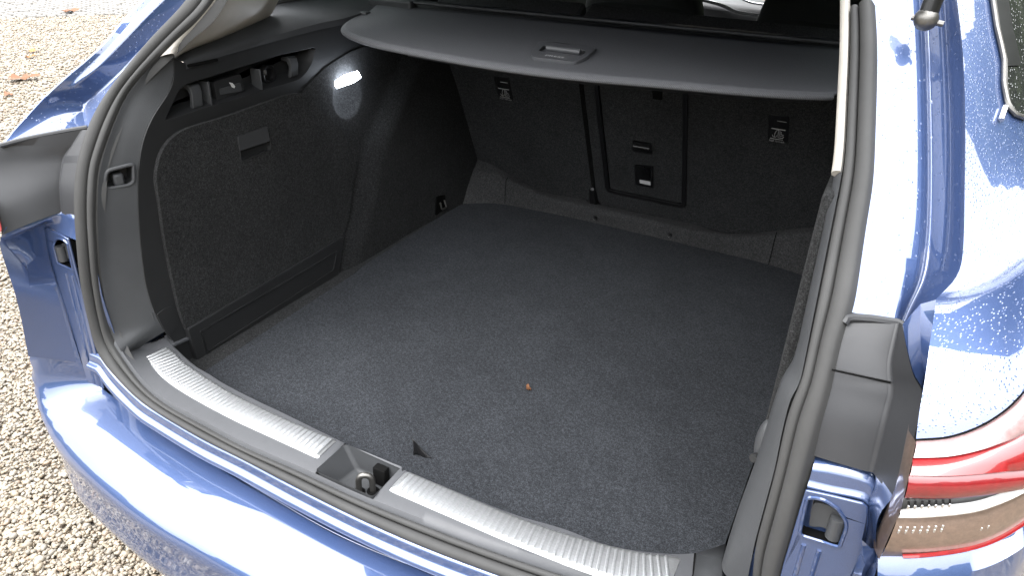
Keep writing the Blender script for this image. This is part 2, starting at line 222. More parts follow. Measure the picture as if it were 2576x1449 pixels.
def carpet(name, c, var=0.45, scale=520):
    """short felt pile: fibre speckle in the colour, brushed patches, very little relief"""
    m, nt, b = newmat(name)
    v = coords(nt)
    wp = N(nt, 'ShaderNodeMapping'); wp.inputs['Rotation'].default_value = (0.2, 0.1, 0.6); nt.links.new(v, wp.inputs['Vector'])
    f = noise(nt, wp.outputs[0], scale, 2, 0.9)
    f2 = noise(nt, wp.outputs[0], scale * 0.37, 2, 0.6)
    ad = N(nt, 'ShaderNodeMath', operation='MULTIPLY_ADD'); ad.inputs[1].default_value = 0.35; nt.links.new(f2, ad.inputs[0]); nt.links.new(f, ad.inputs[2])
    g = noise(nt, v, 3.2, 5, 0.65)
    k = noise(nt, v, 16, 3, 0.6)
    lo = tuple(x * (1 - var) for x in c); hi = tuple(x * (1 + var * 2.2) for x in c)
    base = ramp(nt, ad.outputs[0], [(0.52, lo), (0.68, c), (0.86, hi)])
    def mulc(a, fac, lo_, hi_):
        mx = N(nt, 'ShaderNodeMix', data_type='RGBA', blend_type='MULTIPLY'); mx.inputs[0].default_value = 1
        nt.links.new(a, mx.inputs[6]); nt.links.new(ramp(nt, fac, [(0.32, (lo_,) * 3), (0.68, (hi_,) * 3)]), mx.inputs[7]); return mx.outputs[2]
    nt.links.new(mulc(mulc(base, g, 0.84, 1.18), k, 0.93, 1.07), b.inputs['Base Color'])
    b.inputs['Roughness'].default_value = 1
    b.inputs['Specular IOR Level'].default_value = 0.08
    b.inputs['Sheen Weight'].default_value = 0.03
    b.inputs['Sheen Roughness'].default_value = 0.6
    bump(nt, b, f, 0.25, 0.0008)
    return m
def plastic(name, c, rough=0.5, grain=0.35, spec=0.4, gscale=900, dirt=0.0):
    m, nt, b = newmat(name)
    v = coords(nt)
    g = noise(nt, v, 9, 5, 0.65)
    col_ = ramp(nt, g, [(0.3, tuple(x * 0.9 for x in c)), (0.7, tuple(x * 1.1 for x in c))])
    nt.links.new(col_, b.inputs['Base Color'])
    rr = N(nt, 'ShaderNodeMapRange'); rr.inputs['To Min'].default_value = rough - 0.06; rr.inputs['To Max'].default_value = rough + 0.08
    nt.links.new(noise(nt, v, 28, 4, 0.7), rr.inputs['Value'])
    nt.links.new(rr.outputs[0], b.inputs['Roughness'])
    b.inputs['Specular IOR Level'].default_value = spec
    if grain: bump(nt, b, noise(nt, v, gscale, 1), grain, 0.0006)
    return m
def paint(name, drops=0.0, part=0.6, gloss=0.015):
    m, nt, b = newmat(name)
    v = coords(nt)
    fl = noise(nt, v, 2600, 1)
    nt.links.new(ramp(nt, fl, [(0.35, (0.038, 0.066, 0.155)), (0.65, (0.056, 0.096, 0.225))]), b.inputs['Base Color'])
    b.inputs['Metallic'].default_value = 0.5
    b.inputs['Roughness'].default_value = 0.42
    b.inputs['Coat Weight'].default_value = 1.0
    b.inputs['Coat Roughness'].default_value = gloss
    b.inputs['Coat IOR'].default_value = 1.9
    if drops:
        vo = N(nt, 'ShaderNodeTexVoronoi'); vo.inputs['Scale'].default_value = drops
        nt.links.new(v, vo.inputs['Vector'])
        mr = N(nt, 'ShaderNodeMapRange'); mr.interpolation_type = 'SMOOTHSTEP'
        mr.inputs['From Min'].default_value = 0.34; mr.inputs['From Max'].default_value = 0.05
        nt.links.new(vo.outputs['Distance'], mr.inputs['Value'])
        # only some cells carry a drop
        vo.inputs['Randomness'].default_value = 1
        gt = N(nt, 'ShaderNodeMath', operation='GREATER_THAN'); gt.inputs[1].default_value = part
        sp = N(nt, 'ShaderNodeSeparateColor'); nt.links.new(vo.outputs['Color'], sp.inputs[0]); nt.links.new(sp.outputs[0], gt.inputs[0])
        mu = N(nt, 'ShaderNodeMath', operation='MULTIPLY'); nt.links.new(mr.outputs[0], mu.inputs[0]); nt.links.new(gt.outputs[0], mu.inputs[1])
        bp = N(nt, 'ShaderNodeBump'); bp.inputs['Strength'].default_value = 0.42; bp.inputs['Distance'].default_value = 0.0012
        nt.links.new(mu.outputs[0], bp.inputs['Height'])
        nt.links.new(bp.outputs[0], b.inputs['Coat Normal']); nt.links.new(bp.outputs[0], b.inputs['Normal'])
    return m
def wet_glass():
    m = paint('rain_wet_dark_glass', 250, 0.2); b = m.node_tree.nodes['Principled BSDF']
    for l in list(b.inputs['Base Color'].links): m.node_tree.links.remove(l)
    b.inputs['Base Color'].default_value = (.012, .012, .014, 1); b.inputs['Metallic'].default_value = 0; b.inputs['Roughness'].default_value = .15
    return m
def simple(name, c, rough=0.5, metal=0.0, spec=0.5, coat=0.0, trans=0.0):
    m, nt, b = newmat(name)
    b.inputs['Base Color'].default_value = (*c, 1); b.inputs['Roughness'].default_value = rough
    b.inputs['Metallic'].default_value = metal; b.inputs['Specular IOR Level'].default_value = spec
    b.inputs['Coat Weight'].default_value = coat; b.inputs['Coat Roughness'].default_value = 0.02
    b.inputs['Transmission Weight'].default_value = trans
    return m
M = {}
M['floor_carpet'] = carpet('boot_floor_carpet', (0.0235, 0.0256, 0.0293), 0.52, 470)
M['ledge_carpet'] = carpet('ledge_carpet', (0.036, 0.036, 0.0365), 0.45, 470)
M['wall_carpet'] = carpet('wall_carpet', (0.019, 0.0194, 0.0198), 0.55, 450)
M['seat_carpet'] = carpet('seat_back_carpet', (0.026, 0.0266, 0.0274), 0.55, 450)
M['grey_plastic'] = plastic('grained_grey_plastic', (0.046, 0.048, 0.051), 0.5, 0.35)
M['sill_plastic'] = plastic('grained_sill_plastic', (0.066, 0.068, 0.073), 0.45, 0.5)
M['black_plastic'] = plastic('black_plastic', (0.018, 0.0184, 0.019), 0.46, 0.3)
M['dark_plastic'] = plastic('dark_grey_plastic', (0.019, 0.0195, 0.0205), 0.46, 0.3)
M['flap_plastic'] = plastic('flap_plastic', (0.040, 0.041, 0.043), 0.42, 0.2)
M['handle_plastic'] = plastic('cover_handle_plastic', (0.078, 0.080, 0.085), 0.42, 0.15)
M['satin_black'] = plastic('satin_black_plastic', (0.008, 0.008, 0.0085), 0.3, 0.0, 0.5)
M['lamp_cover'] = plastic('smooth_lamp_cover_plastic', (0.032, 0.033, 0.036), 0.42, 0.12)
M['rubber'] = plastic('rubber_seal', (0.050, 0.050, 0.0495), 0.66, 0.1, 0.22)
M['void'] = simple('dark_cavity', (0.004, 0.004, 0.004), 0.9, spec=0.1)
M['beige'] = plastic('beige_trim', (0.42, 0.395, 0.355), 0.55, 0.15)
M['paint'] = paint('blue_metallic_paint')
M['paint_wet'] = paint('blue_metallic_paint_with_raindrops', 210, 0.74)
M['paint_inner'] = paint('unpolished_blue_body_paint', gloss=0.16)
M['paint_rain'] = paint('blue_metallic_paint_with_many_raindrops', 330, 0.22)
M['wet_glass'] = wet_glass()
M['print'] = simple('grey_print', (0.5, 0.5, 0.5), 0.6)
M['chrome'] = simple('chrome', (0.75, 0.76, 0.78), 0.16, 1.0)
M['steel'] = plastic('worn_steel', (0.17, 0.165, 0.155), 0.4, 0.2)
M['steel'].node_tree.nodes['Principled BSDF'].inputs['Metallic'].default_value = 0.9
M['leather'] = plastic('dark_seat_fabric', (0.055, 0.055, 0.054), 0.7, 0.3)
def plate_mat():
    m, nt, b = newmat('brushed_aluminium')
    v = coords(nt)
    mp = N(nt, 'ShaderNodeMapping'); mp.inputs['Scale'].default_value = (18, 900, 900); nt.links.new(v, mp.inputs['Vector'])
    f = noise(nt, mp.outputs[0], 1.0, 3)
    nt.links.new(ramp(nt, f, [(0.3, (0.50, 0.51, 0.52)), (0.7, (0.62, 0.63, 0.64))]), b.inputs['Base Color'])
    b.inputs['Metallic'].default_value = 0.85
    rr = N(nt, 'ShaderNodeMapRange'); rr.inputs['To Min'].default_value = 0.30; rr.inputs['To Max'].default_value = 0.42
    nt.links.new(f, rr.inputs['Value']); nt.links.new(rr.outputs[0], b.inputs['Roughness'])
    return m
M['plate'] = plate_mat()
def fabric_mat():
    m, nt, b = newmat('woven_cover_fabric')
    v = coords(nt)
    w = N(nt, 'ShaderNodeTexWave'); w.inputs['Scale'].default_value = 130; w.inputs['Distortion'].default_value = 2.5; w.inputs['Detail Scale'].default_value = 3
    w.bands_direction = 'DIAGONAL'; nt.links.new(v, w.inputs['Vector'])
    f = noise(nt, v, 700, 2)
    nt.links.new(ramp(nt, w.outputs['Fac'], [(0.2, (0.064, 0.066, 0.071)), (0.8, (0.098, 0.100, 0.107))]), b.inputs['Base Color'])
    b.inputs['Roughness'].default_value = 0.75; b.inputs['Specular IOR Level'].default_value = 0.3
    bump(nt, b, f, 0.3, 0.0005)
    return m
M['fabric'] = fabric_mat()
def glass_mat():
    m = bpy.data.materials.new('tinted_window_glass'); m.use_nodes = True; nt = m.node_tree; nt.nodes.clear()
    o = N(nt, 'ShaderNodeOutputMaterial'); t = N(nt, 'ShaderNodeBsdfTransparent'); g = N(nt, 'ShaderNodeBsdfGlossy')
    t.inputs[0].default_value = (0.42, 0.45, 0.44, 1); g.inputs['Roughness'].default_value = 0.02
    fr = N(nt, 'ShaderNodeFresnel'); mx = N(nt, 'ShaderNodeMixShader')
    nt.links.new(fr.outputs[0], mx.inputs[0]); nt.links.new(t.outputs[0], mx.inputs[1]); nt.links.new(g.outputs[0], mx.inputs[2]); nt.links.new(mx.outputs[0], o.inputs[0])
    return m
M['glass'] = glass_mat()
def emit(name, c, s):
    m, nt, b = newmat(name); b.inputs['Emission Color'].default_value = (*c, 1); b.inputs['Emission Strength'].default_value = s
    b.inputs['Base Color'].default_value = (0.8, 0.8, 0.8, 1); return m
M['lamp_on'] = emit('lit_lamp_lens', (0.80, 0.88, 1.0), 14.0)
def lens(name, c, rough=0.08, drops=True, metal=0.0):
    m, nt, b = newmat(name)
    v = coords(nt)
    w = noise(nt, v, 160, 3, .7)
    nt.links.new(ramp(nt, w, [(0.2, tuple(x * 0.75 for x in c)), (0.8, tuple(min(1, x * 1.2) for x in c))]), b.inputs['Base Color'])
    b.inputs['Roughness'].default_value = 0.35; b.inputs['Metallic'].default_value = metal
    b.inputs['Coat Weight'].default_value = 1; b.inputs['Coat Roughness'].default_value = 0.01; b.inputs['Coat IOR'].default_value = 1.6
    return m
M['red_lens'] = lens('red_lamp_lens', (0.20, 0.004, 0.006))
M['painted_sky_lens'] = lens('lamp_lens_painted_sky_reflection', (0.30, 0.20, 0.20))  # pale tint paints the sky's reflection onto the upper part of the red lens
M['dark_red'] = lens('dark_red_lamp_lens', (0.17, 0.004, 0.007))
M['clear_lens'] = lens('clear_lamp_lens_over_reflector', (0.26, 0.19, 0.155), metal=0.75)  # brown in the base colour paints the gravel mirrored in the clear lens
M['white_bar'] = lens('white_light_bar', (0.85, 0.84, 0.82))
M['leaf'] = plastic('dry_brown_leaf', (0.13, 0.055, 0.022), 0.7, 0.2)
M['leaf_red'] = plastic('fallen_leaf_orange', (0.30, 0.11, 0.03), 0.7, 0.2)

# ------------------------------------------------------------------ geometry helpers
def V(p): return np.array(p, float)
def rs(pts, n):
    """centripetal Catmull-Rom through the points, resampled to n points of even arc length"""
    P = np.array(pts, float)
    P = np.vstack([2 * P[0] - P[1], P, 2 * P[-1] - P[-2]])
    out = []
    for i in range(1, len(P) - 2):
        p0, p1, p2, p3 = P[i - 1:i + 3]
        d = [max(1e-6, np.linalg.norm(a - b) ** 0.5) for a, b in ((p1, p0), (p2, p1), (p3, p2))]
        t0, t1 = 0, d[0]; t2 = t1 + d[1]; t3 = t2 + d[2]
        for t in np.linspace(t1, t2, 24, endpoint=False):
            a1 = (t1 - t) / (t1 - t0) * p0 + (t - t0) / (t1 - t0) * p1
            a2 = (t2 - t) / (t2 - t1) * p1 + (t - t1) / (t2 - t1) * p2
            a3 = (t3 - t) / (t3 - t2) * p2 + (t - t2) / (t3 - t2) * p3
            b1 = (t2 - t) / (t2 - t0) * a1 + (t - t0) / (t2 - t0) * a2
            b2 = (t3 - t) / (t3 - t1) * a2 + (t - t1) / (t3 - t1) * a3
            out.append((t2 - t) / (t2 - t1) * b1 + (t - t1) / (t2 - t1) * b2)
    out.append(P[-2]); out = np.array(out)
    if n is None: return out
    s = np.concatenate([[0], np.cumsum(np.linalg.norm(np.diff(out, axis=0), axis=1))])
    u = np.linspace(0, s[-1], n)
    return np.stack([np.interp(u, s, out[:, k]) for k in range(3)], 1)
def rl(pts, n):
    """straight-segment resample"""
    P = np.array(pts, float)
    s = np.concatenate([[0], np.cumsum(np.linalg.norm(np.diff(P, axis=0), axis=1))]); u = np.linspace(0, s[-1], n)
    return np.stack([np.interp(u, s, P[:, k]) for k in range(3)], 1)
def smooth(P, k=2):
    P = np.array(P, float)
    for _ in range(k):
        Q = P.copy(); Q[1:-1] = (P[:-2] + 2 * P[1:-1] + P[2:]) / 4; P = Q
    return P
def nearest(base, other):
    """for every point of base the nearest point of the dense curve other, kept in order"""
    o = rs(other, 900) if len(other) < 200 else np.array(other)
    idx = []; last = 0
    for p in base:
        d = np.linalg.norm(o[last:] - p, axis=1)
        w = min(len(d), 120); last = last + int(np.argmin(d[:w])); idx.append(last)
    return smooth(o[idx], 3)
def mir(P):
    Q = np.array(P, float).copy(); Q[:, 0] *= -1; return Q
def link(name, me, mat, parent=None, shade=35, bevel=0, seg=2, solid=0, kind=None):
    if mat is not None: me.materials.append(M[mat] if isinstance(mat, str) else mat)
    o = bpy.data.objects.new(name, me); col.objects.link(o)
    if shade:
        for p in me.polygons: p.use_smooth = True
        me.set_sharp_from_angle(angle=math.radians(shade))
    if solid:
        s = o.modifiers.new('thickness', 'SOLIDIFY'); s.thickness = solid; s.offset = -1
    if bevel:
        b = o.modifiers.new('bevel', 'BEVEL'); b.width = bevel; b.segments = seg; b.limit_method = 'ANGLE'; b.angle_limit = math.radians(28)
        b.harden_normals = False
    if parent is not None:
        o.parent = parent; o.matrix_parent_inverse = parent.matrix_world.inverted()
    if kind: o['kind'] = kind
    return o
def mesh(name, verts, faces):
    me = bpy.data.meshes.new(name); me.from_pydata([tuple(map(float, v)) for v in verts], [], faces); me.update(); return me
def grid(name, curves, mat, parent=None, flip=False, drop=None, **kw):
    """surface through a list of equally sampled curves"""
    R = len(curves); n = len(curves[0]); vs = np.concatenate([np.array(c) for c in curves]); fs = []
    for r in range(R - 1):
        for i in range(n - 1):
            a, b, c, d = r * n + i, r * n + i + 1, (r + 1) * n + i + 1, (r + 1) * n + i
            if drop is not None and drop((vs[a] + vs[b] + vs[c] + vs[d]) / 4, r, i): continue
            fs.append((a, d, c, b) if flip else (a, b, c, d))
    return link(name, mesh(name, vs, fs), mat, parent, **kw)
def dense(curves, k):
    """insert smooth in-between curves (Catmull-Rom across) """
    n = len(curves[0]); arr = np.array(curves); out = [rs(arr[:, i], (len(curves) - 1) * k + 1) for i in range(n)]
    return [np.array([out[i][r] for i in range(n)]) for r in range((len(curves) - 1) * k + 1)]
class Frame:
    def __init__(s, o, u, v):
        s.o = V(o); s.u = V(u) / np.linalg.norm(u); s.v = V(v) / np.linalg.norm(v); s.n = np.cross(s.u, s.v)
    def to(s, p, h=0.0): return s.o + s.u * p[0] + s.v * p[1] + s.n * h
    def inv(s, P): return [(float(np.dot(V(p) - s.o, s.u)), float(np.dot(V(p) - s.o, s.v))) for p in P]
def rounded(poly, r, k=5):
    P = [V(p) for p in poly]; out = []
    for i in range(len(P)):
        a, b, c = P[i - 1], P[i], P[(i + 1) % len(P)]
        da, dc = a - b, c - b; la, lc = np.linalg.norm(da), np.linalg.norm(dc)
        q = min(r, la * 0.45, lc * 0.45); s = b + da / la * q; e = b + dc / lc * q
        for t in np.linspace(0, 1, k): out.append((1 - t) ** 2 * s + 2 * t * (1 - t) * b + t * t * e)
    return [tuple(p) for p in out]
def area2(P): return sum(P[i - 1][0] * P[i][1] - P[i][0] * P[i - 1][1] for i in range(len(P))) / 2
def inset(P, d):
    P = [V(p) for p in P]; out = []; sg = 1 if area2(P) > 0 else -1
    for i in range(len(P)):
        a, b, c = P[i - 1], P[i], P[(i + 1) % len(P)]
        e1 = (b - a) / max(1e-9, np.linalg.norm(b - a)); e2 = (c - b) / max(1e-9, np.linalg.norm(c - b))
        n1 = V((-e1[1], e1[0])) * sg; n2 = V((-e2[1], e2[0])) * sg; m = n1 + n2; m = m / max(1e-6, np.dot(m, m)) * 2
        ln = np.linalg.norm(m)
        if ln > 2: m = m / ln * 2
        out.append(tuple(b + m * d))
    return out
def panel(name, F, outer, mat, parent=None, holes=(), top=0.0, thick=0.004, **kw):
    """flat piece with real thickness and real openings"""
    loops = [list(outer)] + [list(h) for h in holes]
    if area2(loops[0]) < 0: loops[0].reverse()
    for h in loops[1:]:
        if area2(h) > 0: h.reverse()
    flat = [p for l in loops for p in l]
    tri = tessellate_polygon([[Vector((p[0], p[1], 0)) for p in l] for l in loops])
    n = len(flat); vs = [F.to(p, top) for p in flat] + [F.to(p, top - thick) for p in flat]; fs = []
    for t in tri:
        a, b, c = t
        if area2([flat[a], flat[b], flat[c]]) < 0: a, c = c, a
        fs.append((a, b, c)); fs.append((c + n, b + n, a + n))
    k = 0
    for l in loops:
        for i in range(len(l)):
            a, b = k + i, k + (i + 1) % len(l); fs.append((a, a + n, b + n, b))
        k += len(l)
    return link(name, mesh(name, vs, fs), mat, parent, **kw)
def tray(name, F, outer, mat, parent=None, depth=0.02, top=0.0, ins=0.003, **kw):
    """recess: walls and bottom below an opening"""
    P = list(outer)
    if area2(P) < 0: P.reverse()
    Q = inset(P, ins); n = len(P)
    vs = [F.to(p, top) for p in P] + [F.to(p, top - depth) for p in Q]
    fs = [(i, (i + 1) % n, n + (i + 1) % n, n + i) for i in range(n)] + [tuple(range(n, 2 * n))]
    return link(name, mesh(name, vs, fs), mat, parent, **kw)
def sweep(name, path, prof, mat, parent=None, up=(0, 0, 1), closed=True, caps=True, **kw):
    """profile (list of 2D points: side, up) swept along a path"""
    P = np.array(path, float); n = len(P); k = len(prof); vs = []; fs = []
    T = np.gradient(P, axis=0)
    for i in range(n):
        t = T[i] / np.linalg.norm(T[i]); s = np.cross(t, V(up)); s /= np.linalg.norm(s); w = np.cross(s, t)
        for a, b in prof: vs.append(P[i] + s * a + w * b)
    for i in range(n - 1):
        for j in range(k if closed else k - 1):
            j2 = (j + 1) % k; fs.append((i * k + j, i * k + j2, (i + 1) * k + j2, (i + 1) * k + j))
    if caps and closed: fs += [tuple(range(k))[::-1], tuple(range((n - 1) * k, n * k))]
    return link(name, mesh(name, vs, fs), mat, parent, **kw)
def circ(r, k=10, sx=1, sy=1): return [(r * sx * math.cos(2 * math.pi * i / k), r * sy * math.sin(2 * math.pi * i / k)) for i in range(k)]
def boxm(name, lo, hi, mat, parent=None, bevel=0.003, rot=None, **kw):
    lo, hi = V(lo), V(hi)
    vs = [(x, y, z) for x in (lo[0], hi[0]) for y in (lo[1], hi[1]) for z in (lo[2], hi[2])]
    fs = [(0, 1, 3, 2), (4, 6, 7, 5), (0, 4, 5, 1), (2, 3, 7, 6), (0, 2, 6, 4), (1, 5, 7, 3)]
    return link(name, mesh(name, vs, fs), mat, parent, bevel=bevel, **kw)
def disc(name, c, n, r, h, mat, parent=None, k=20, prof=None, **kw):
    """turned piece: prof = [(radius, height)] along axis n"""
    n = V(n) / np.linalg.norm(n); a = np.cross(n, (0, 0, 1) if abs(n[2]) < 0.9 else (1, 0, 0)); a /= np.linalg.norm(a); b = np.cross(n, a)
    prof = prof or [(0.0001, h), (r * 0.9, h), (r, h * 0.8), (r, 0)]
    vs = []; fs = []
    for (q, z) in prof:
        for i in range(k):
            t = 2 * math.pi * i / k; vs.append(V(c) + n * z + (a * math.cos(t) + b * math.sin(t)) * q)
    for j in range(len(prof) - 1):
        for i in range(k):
            fs.append((j * k + i, (j + 1) * k + i, (j + 1) * k + (i + 1) % k, j * k + (i + 1) % k))
    return link(name, mesh(name, vs, fs), mat, parent, **kw)
def text(name, s, F, at, height, mat, parent, rot=0.0, h=0.0006, width=None):
    cu = bpy.data.curves.new(name, 'FONT'); cu.body = s; cu.size = 1.0; cu.extrude = 0.0; cu.align_x = 'CENTER'; cu.align_y = 'CENTER'
    t = bpy.data.objects.new(name, cu); col.objects.link(t)
    dg = bpy.context.evaluated_depsgraph_get(); me = bpy.data.meshes.new_from_object(t.evaluated_get(dg)); bpy.data.objects.remove(t); bpy.data.curves.remove(cu)
    xs = [v.co.x for v in me.vertices]; ys = [v.co.y for v in me.vertices]; w, hh = max(xs) - min(xs), max(ys) - min(ys)
    sy = height / hh; sx = (width / w) if width else sy; cx, cy = (max(xs) + min(xs)) / 2, (max(ys) + min(ys)) / 2
    for v in me.vertices:
        x, y = (v.co.x - cx) * sx, (v.co.y - cy) * sy
        x, y = x * math.cos(rot) - y * math.sin(rot), x * math.sin(rot) + y * math.cos(rot)
        v.co = Vector(F.to((at[0] + x, at[1] + y), h))
    return link(name, me, mat, parent, shade=0)
def thing(name, loc, label, cat, group=None):
    o = bpy.data.objects.new(name, None); col.objects.link(o); o.location = loc; o.empty_display_size = 0.05
    o['label'] = label; o['category'] = cat
    if group: o['group'] = group
    bpy.context.view_layer.update()
    return o
def tag(o, label, cat, group=None):
    o['label'] = label; o['category'] = cat
    if group: o['group'] = group
    return o
def fx(curve):
    """curve as functions of x: y(x), z(x)"""
    c = rs(curve, 600); i = np.argsort(c[:, 0]); c = c[i]
    return (lambda x: np.interp(x, c[:, 0], c[:, 1])), (lambda x: np.interp(x, c[:, 0], c[:, 2]))
GROUND = -0.60
ZP = [-.2, 0, .1, .2, .3, .4, .45, .5, .55, .6, .65, .7, .8, 1.0]
YP = [-.07, -.085, -.091, -.097, -.091, -.069, -.047, -.014, .029, .080, .138, .195, .31, .54]
def yp(z): return float(np.interp(z, ZP, YP))
rng = random.Random(7)

# ------------------------------------------------------------------ the ground
def ground_mat():
    m, nt, b = newmat('pale_gravel')
    v = coords(nt)
    vo = N(nt, 'ShaderNodeTexVoronoi'); vo.inputs['Scale'].default_value = 78; nt.links.new(v, vo.inputs['Vector'])
    sp = N(nt, 'ShaderNodeSeparateColor'); nt.links.new(vo.outputs['Color'], sp.inputs[0])
    nt.links.new(ramp(nt, sp.outputs[0], [(0.0, (0.070, 0.066, 0.059)), (0.25, (0.140, 0.105, 0.066)), (0.55, (0.211, 0.180, 0.134)), (0.8, (0.281, 0.259, 0.224)), (1.0, (0.154, 0.099, 0.053))]), b.inputs['Base Color'])
    b.inputs['Roughness'].default_value = 0.7
    inv = N(nt, 'ShaderNodeMath', operation='SUBTRACT'); inv.inputs[0].default_value = 1; nt.links.new(vo.outputs['Distance'], inv.inputs[1])
    bump(nt, b, inv.outputs[0], 1.0, 0.012)
    return m
gm = ground_mat()
g = link('ground', mesh('ground', [(-400, -400, GROUND - .012), (400, -400, GROUND - .012), (400, 400, GROUND - .012), (-400, 400, GROUND - .012)], [(0, 1, 2, 3)]), gm, shade=0, kind='structure')
def stone_mat():
    m, nt, b = newmat('gravel_stones')
    ge = N(nt, 'ShaderNodeNewGeometry')
    nt.links.new(ramp(nt, ge.outputs['Random Per Island'], [(0.0, (0.138, 0.122, 0.098)), (0.12, (0.174, 0.155, 0.126)), (0.3, (0.202, 0.162, 0.114)), (0.5, (0.238, 0.201, 0.147)), (0.68, (0.279, 0.244, 0.190)), (0.85, (0.322, 0.291, 0.241)), (0.93, (0.210, 0.152, 0.103)), (1.0, (0.153, 0.131, 0.104))]), b.inputs['Base Color'])
    b.inputs['Roughness'].default_value = 0.45; b.inputs['Specular IOR Level'].default_value = 0.5
    v = coords(nt); bump(nt, b, noise(nt, v, 350, 2), 0.25, 0.002)
    return m
def gravel():
    R = np.random.default_rng(3)
    bm = bmesh.new(); bmesh.ops.create_icosphere(bm, subdivisions=1, radius=1.0)
    bv = np.array([v.co[:] for v in bm.verts]); bf = np.array([[v.index for v in f.verts] for f in bm.faces]); bm.free()
    pts = []
    def zone(test, x0, x1, y0, y1, dens, s):
        n = int((x1 - x0) * (y1 - y0) * dens); p = np.stack([R.uniform(x0, x1, n), R.uniform(y0, y1, n)], 1)
        p = p[test(p)]; pts.append(np.column_stack([p, np.full(len(p), s)]))
    A, B = V((0.615, -0.8)), None
    def wedge(p):   # the strip left of the car that one can see past the bumper, out to a few metres
        d = p - A; ang = np.degrees(np.arctan2(-d[:, 0], d[:, 1])); r = np.hypot(d[:, 0], d[:, 1])
        return (ang > 38) & (ang < 76) & (r > 1.2)
    near = lambda p: wedge(p) & (np.hypot(*(p - A).T) < 3.3) & ~((p[:, 0] > -0.55) & (p[:, 1] > 0.1))
    mid = lambda p: wedge(p) & (np.hypot(*(p - A).T) >= 3.3) & (np.hypot(*(p - A).T) < 5.4)
    far = lambda p: wedge(p) & (np.hypot(*(p - A).T) >= 5.4) & (np.hypot(*(p - A).T) < 11.5) & ((p[:, 0] + 8.82) * .812 - (p[:, 1] - 4.46) * .583 > 0.02)
    zone(near, -2.9, -0.3, -0.8, 1.9, 19000, 0.80)
    zone(mid, -4.6, -1.2, 0.0, 3.4, 8000, 0.95)
    zone(far, -9.8, -3.0, 0.8, 6.8, 2600, 1.45)
    zone(lambda p: p[:, 0] < 9, -1.5, 1.3, -1.7, -0.05, 7000, 0.95)     # behind the car, mirrored in the bumper
    zone(lambda p: p[:, 0] < 9, 1.0, 1.7, -0.2, 1.6, 5000, 1.0)
    P = np.concatenate(pts); n = len(P)
    r = R.lognormal(math.log(0.0062), 0.30, n) * P[:, 2]
    sc = np.stack([r * R.uniform(0.85, 1.5, n), r * R.uniform(0.75, 1.05, n), r * R.uniform(0.5, 0.8, n)], 1)
    a = R.uniform(0, 2 * np.pi, n); tl = R.normal(0, 0.35, n)
    vv = bv[None] * (1 + R.normal(0, 0.13, (n, len(bv), 1))) * sc[:, None, :]
    c, s = np.cos(tl)[:, None], np.sin(tl)[:, None]; y, z = vv[..., 1] * c - vv[..., 2] * s, vv[..., 1] * s + vv[..., 2] * c
    c, s = np.cos(a)[:, None], np.sin(a)[:, None]; x, y2 = vv[..., 0] * c - y * s, vv[..., 0] * s + y * c
    co = np.stack([x + P[:, :1], y2 + P[:, 1:2], z + (GROUND - 0.004 + R.uniform(-0.006, 0.004, n))[:, None]], -1).reshape(-1, 3)
    fa = (bf[None] + (np.arange(n) * len(bv))[:, None, None]).reshape(-1, 3)
    me = bpy.data.meshes.new('gravel'); me.vertices.add(len(co)); me.vertices.foreach_set('co', co.ravel().astype('f'))
    me.loops.add(fa.size); me.loops.foreach_set('vertex_index', fa.ravel().astype('i')); me.polygons.add(len(fa))
    me.polygons.foreach_set('loop_start', (np.arange(len(fa)) * 3).astype('i')); me.polygons.foreach_set('use_smooth', np.ones(len(fa), bool)); me.update(calc_edges=True); me.validate()
    o = link('gravel', me, stone_mat(), shade=0, kind='stuff'); o['label'] = 'pale tan gravel chippings covering the yard beside the car'; o['category'] = 'gravel'
    print('stones', n)
gravel()

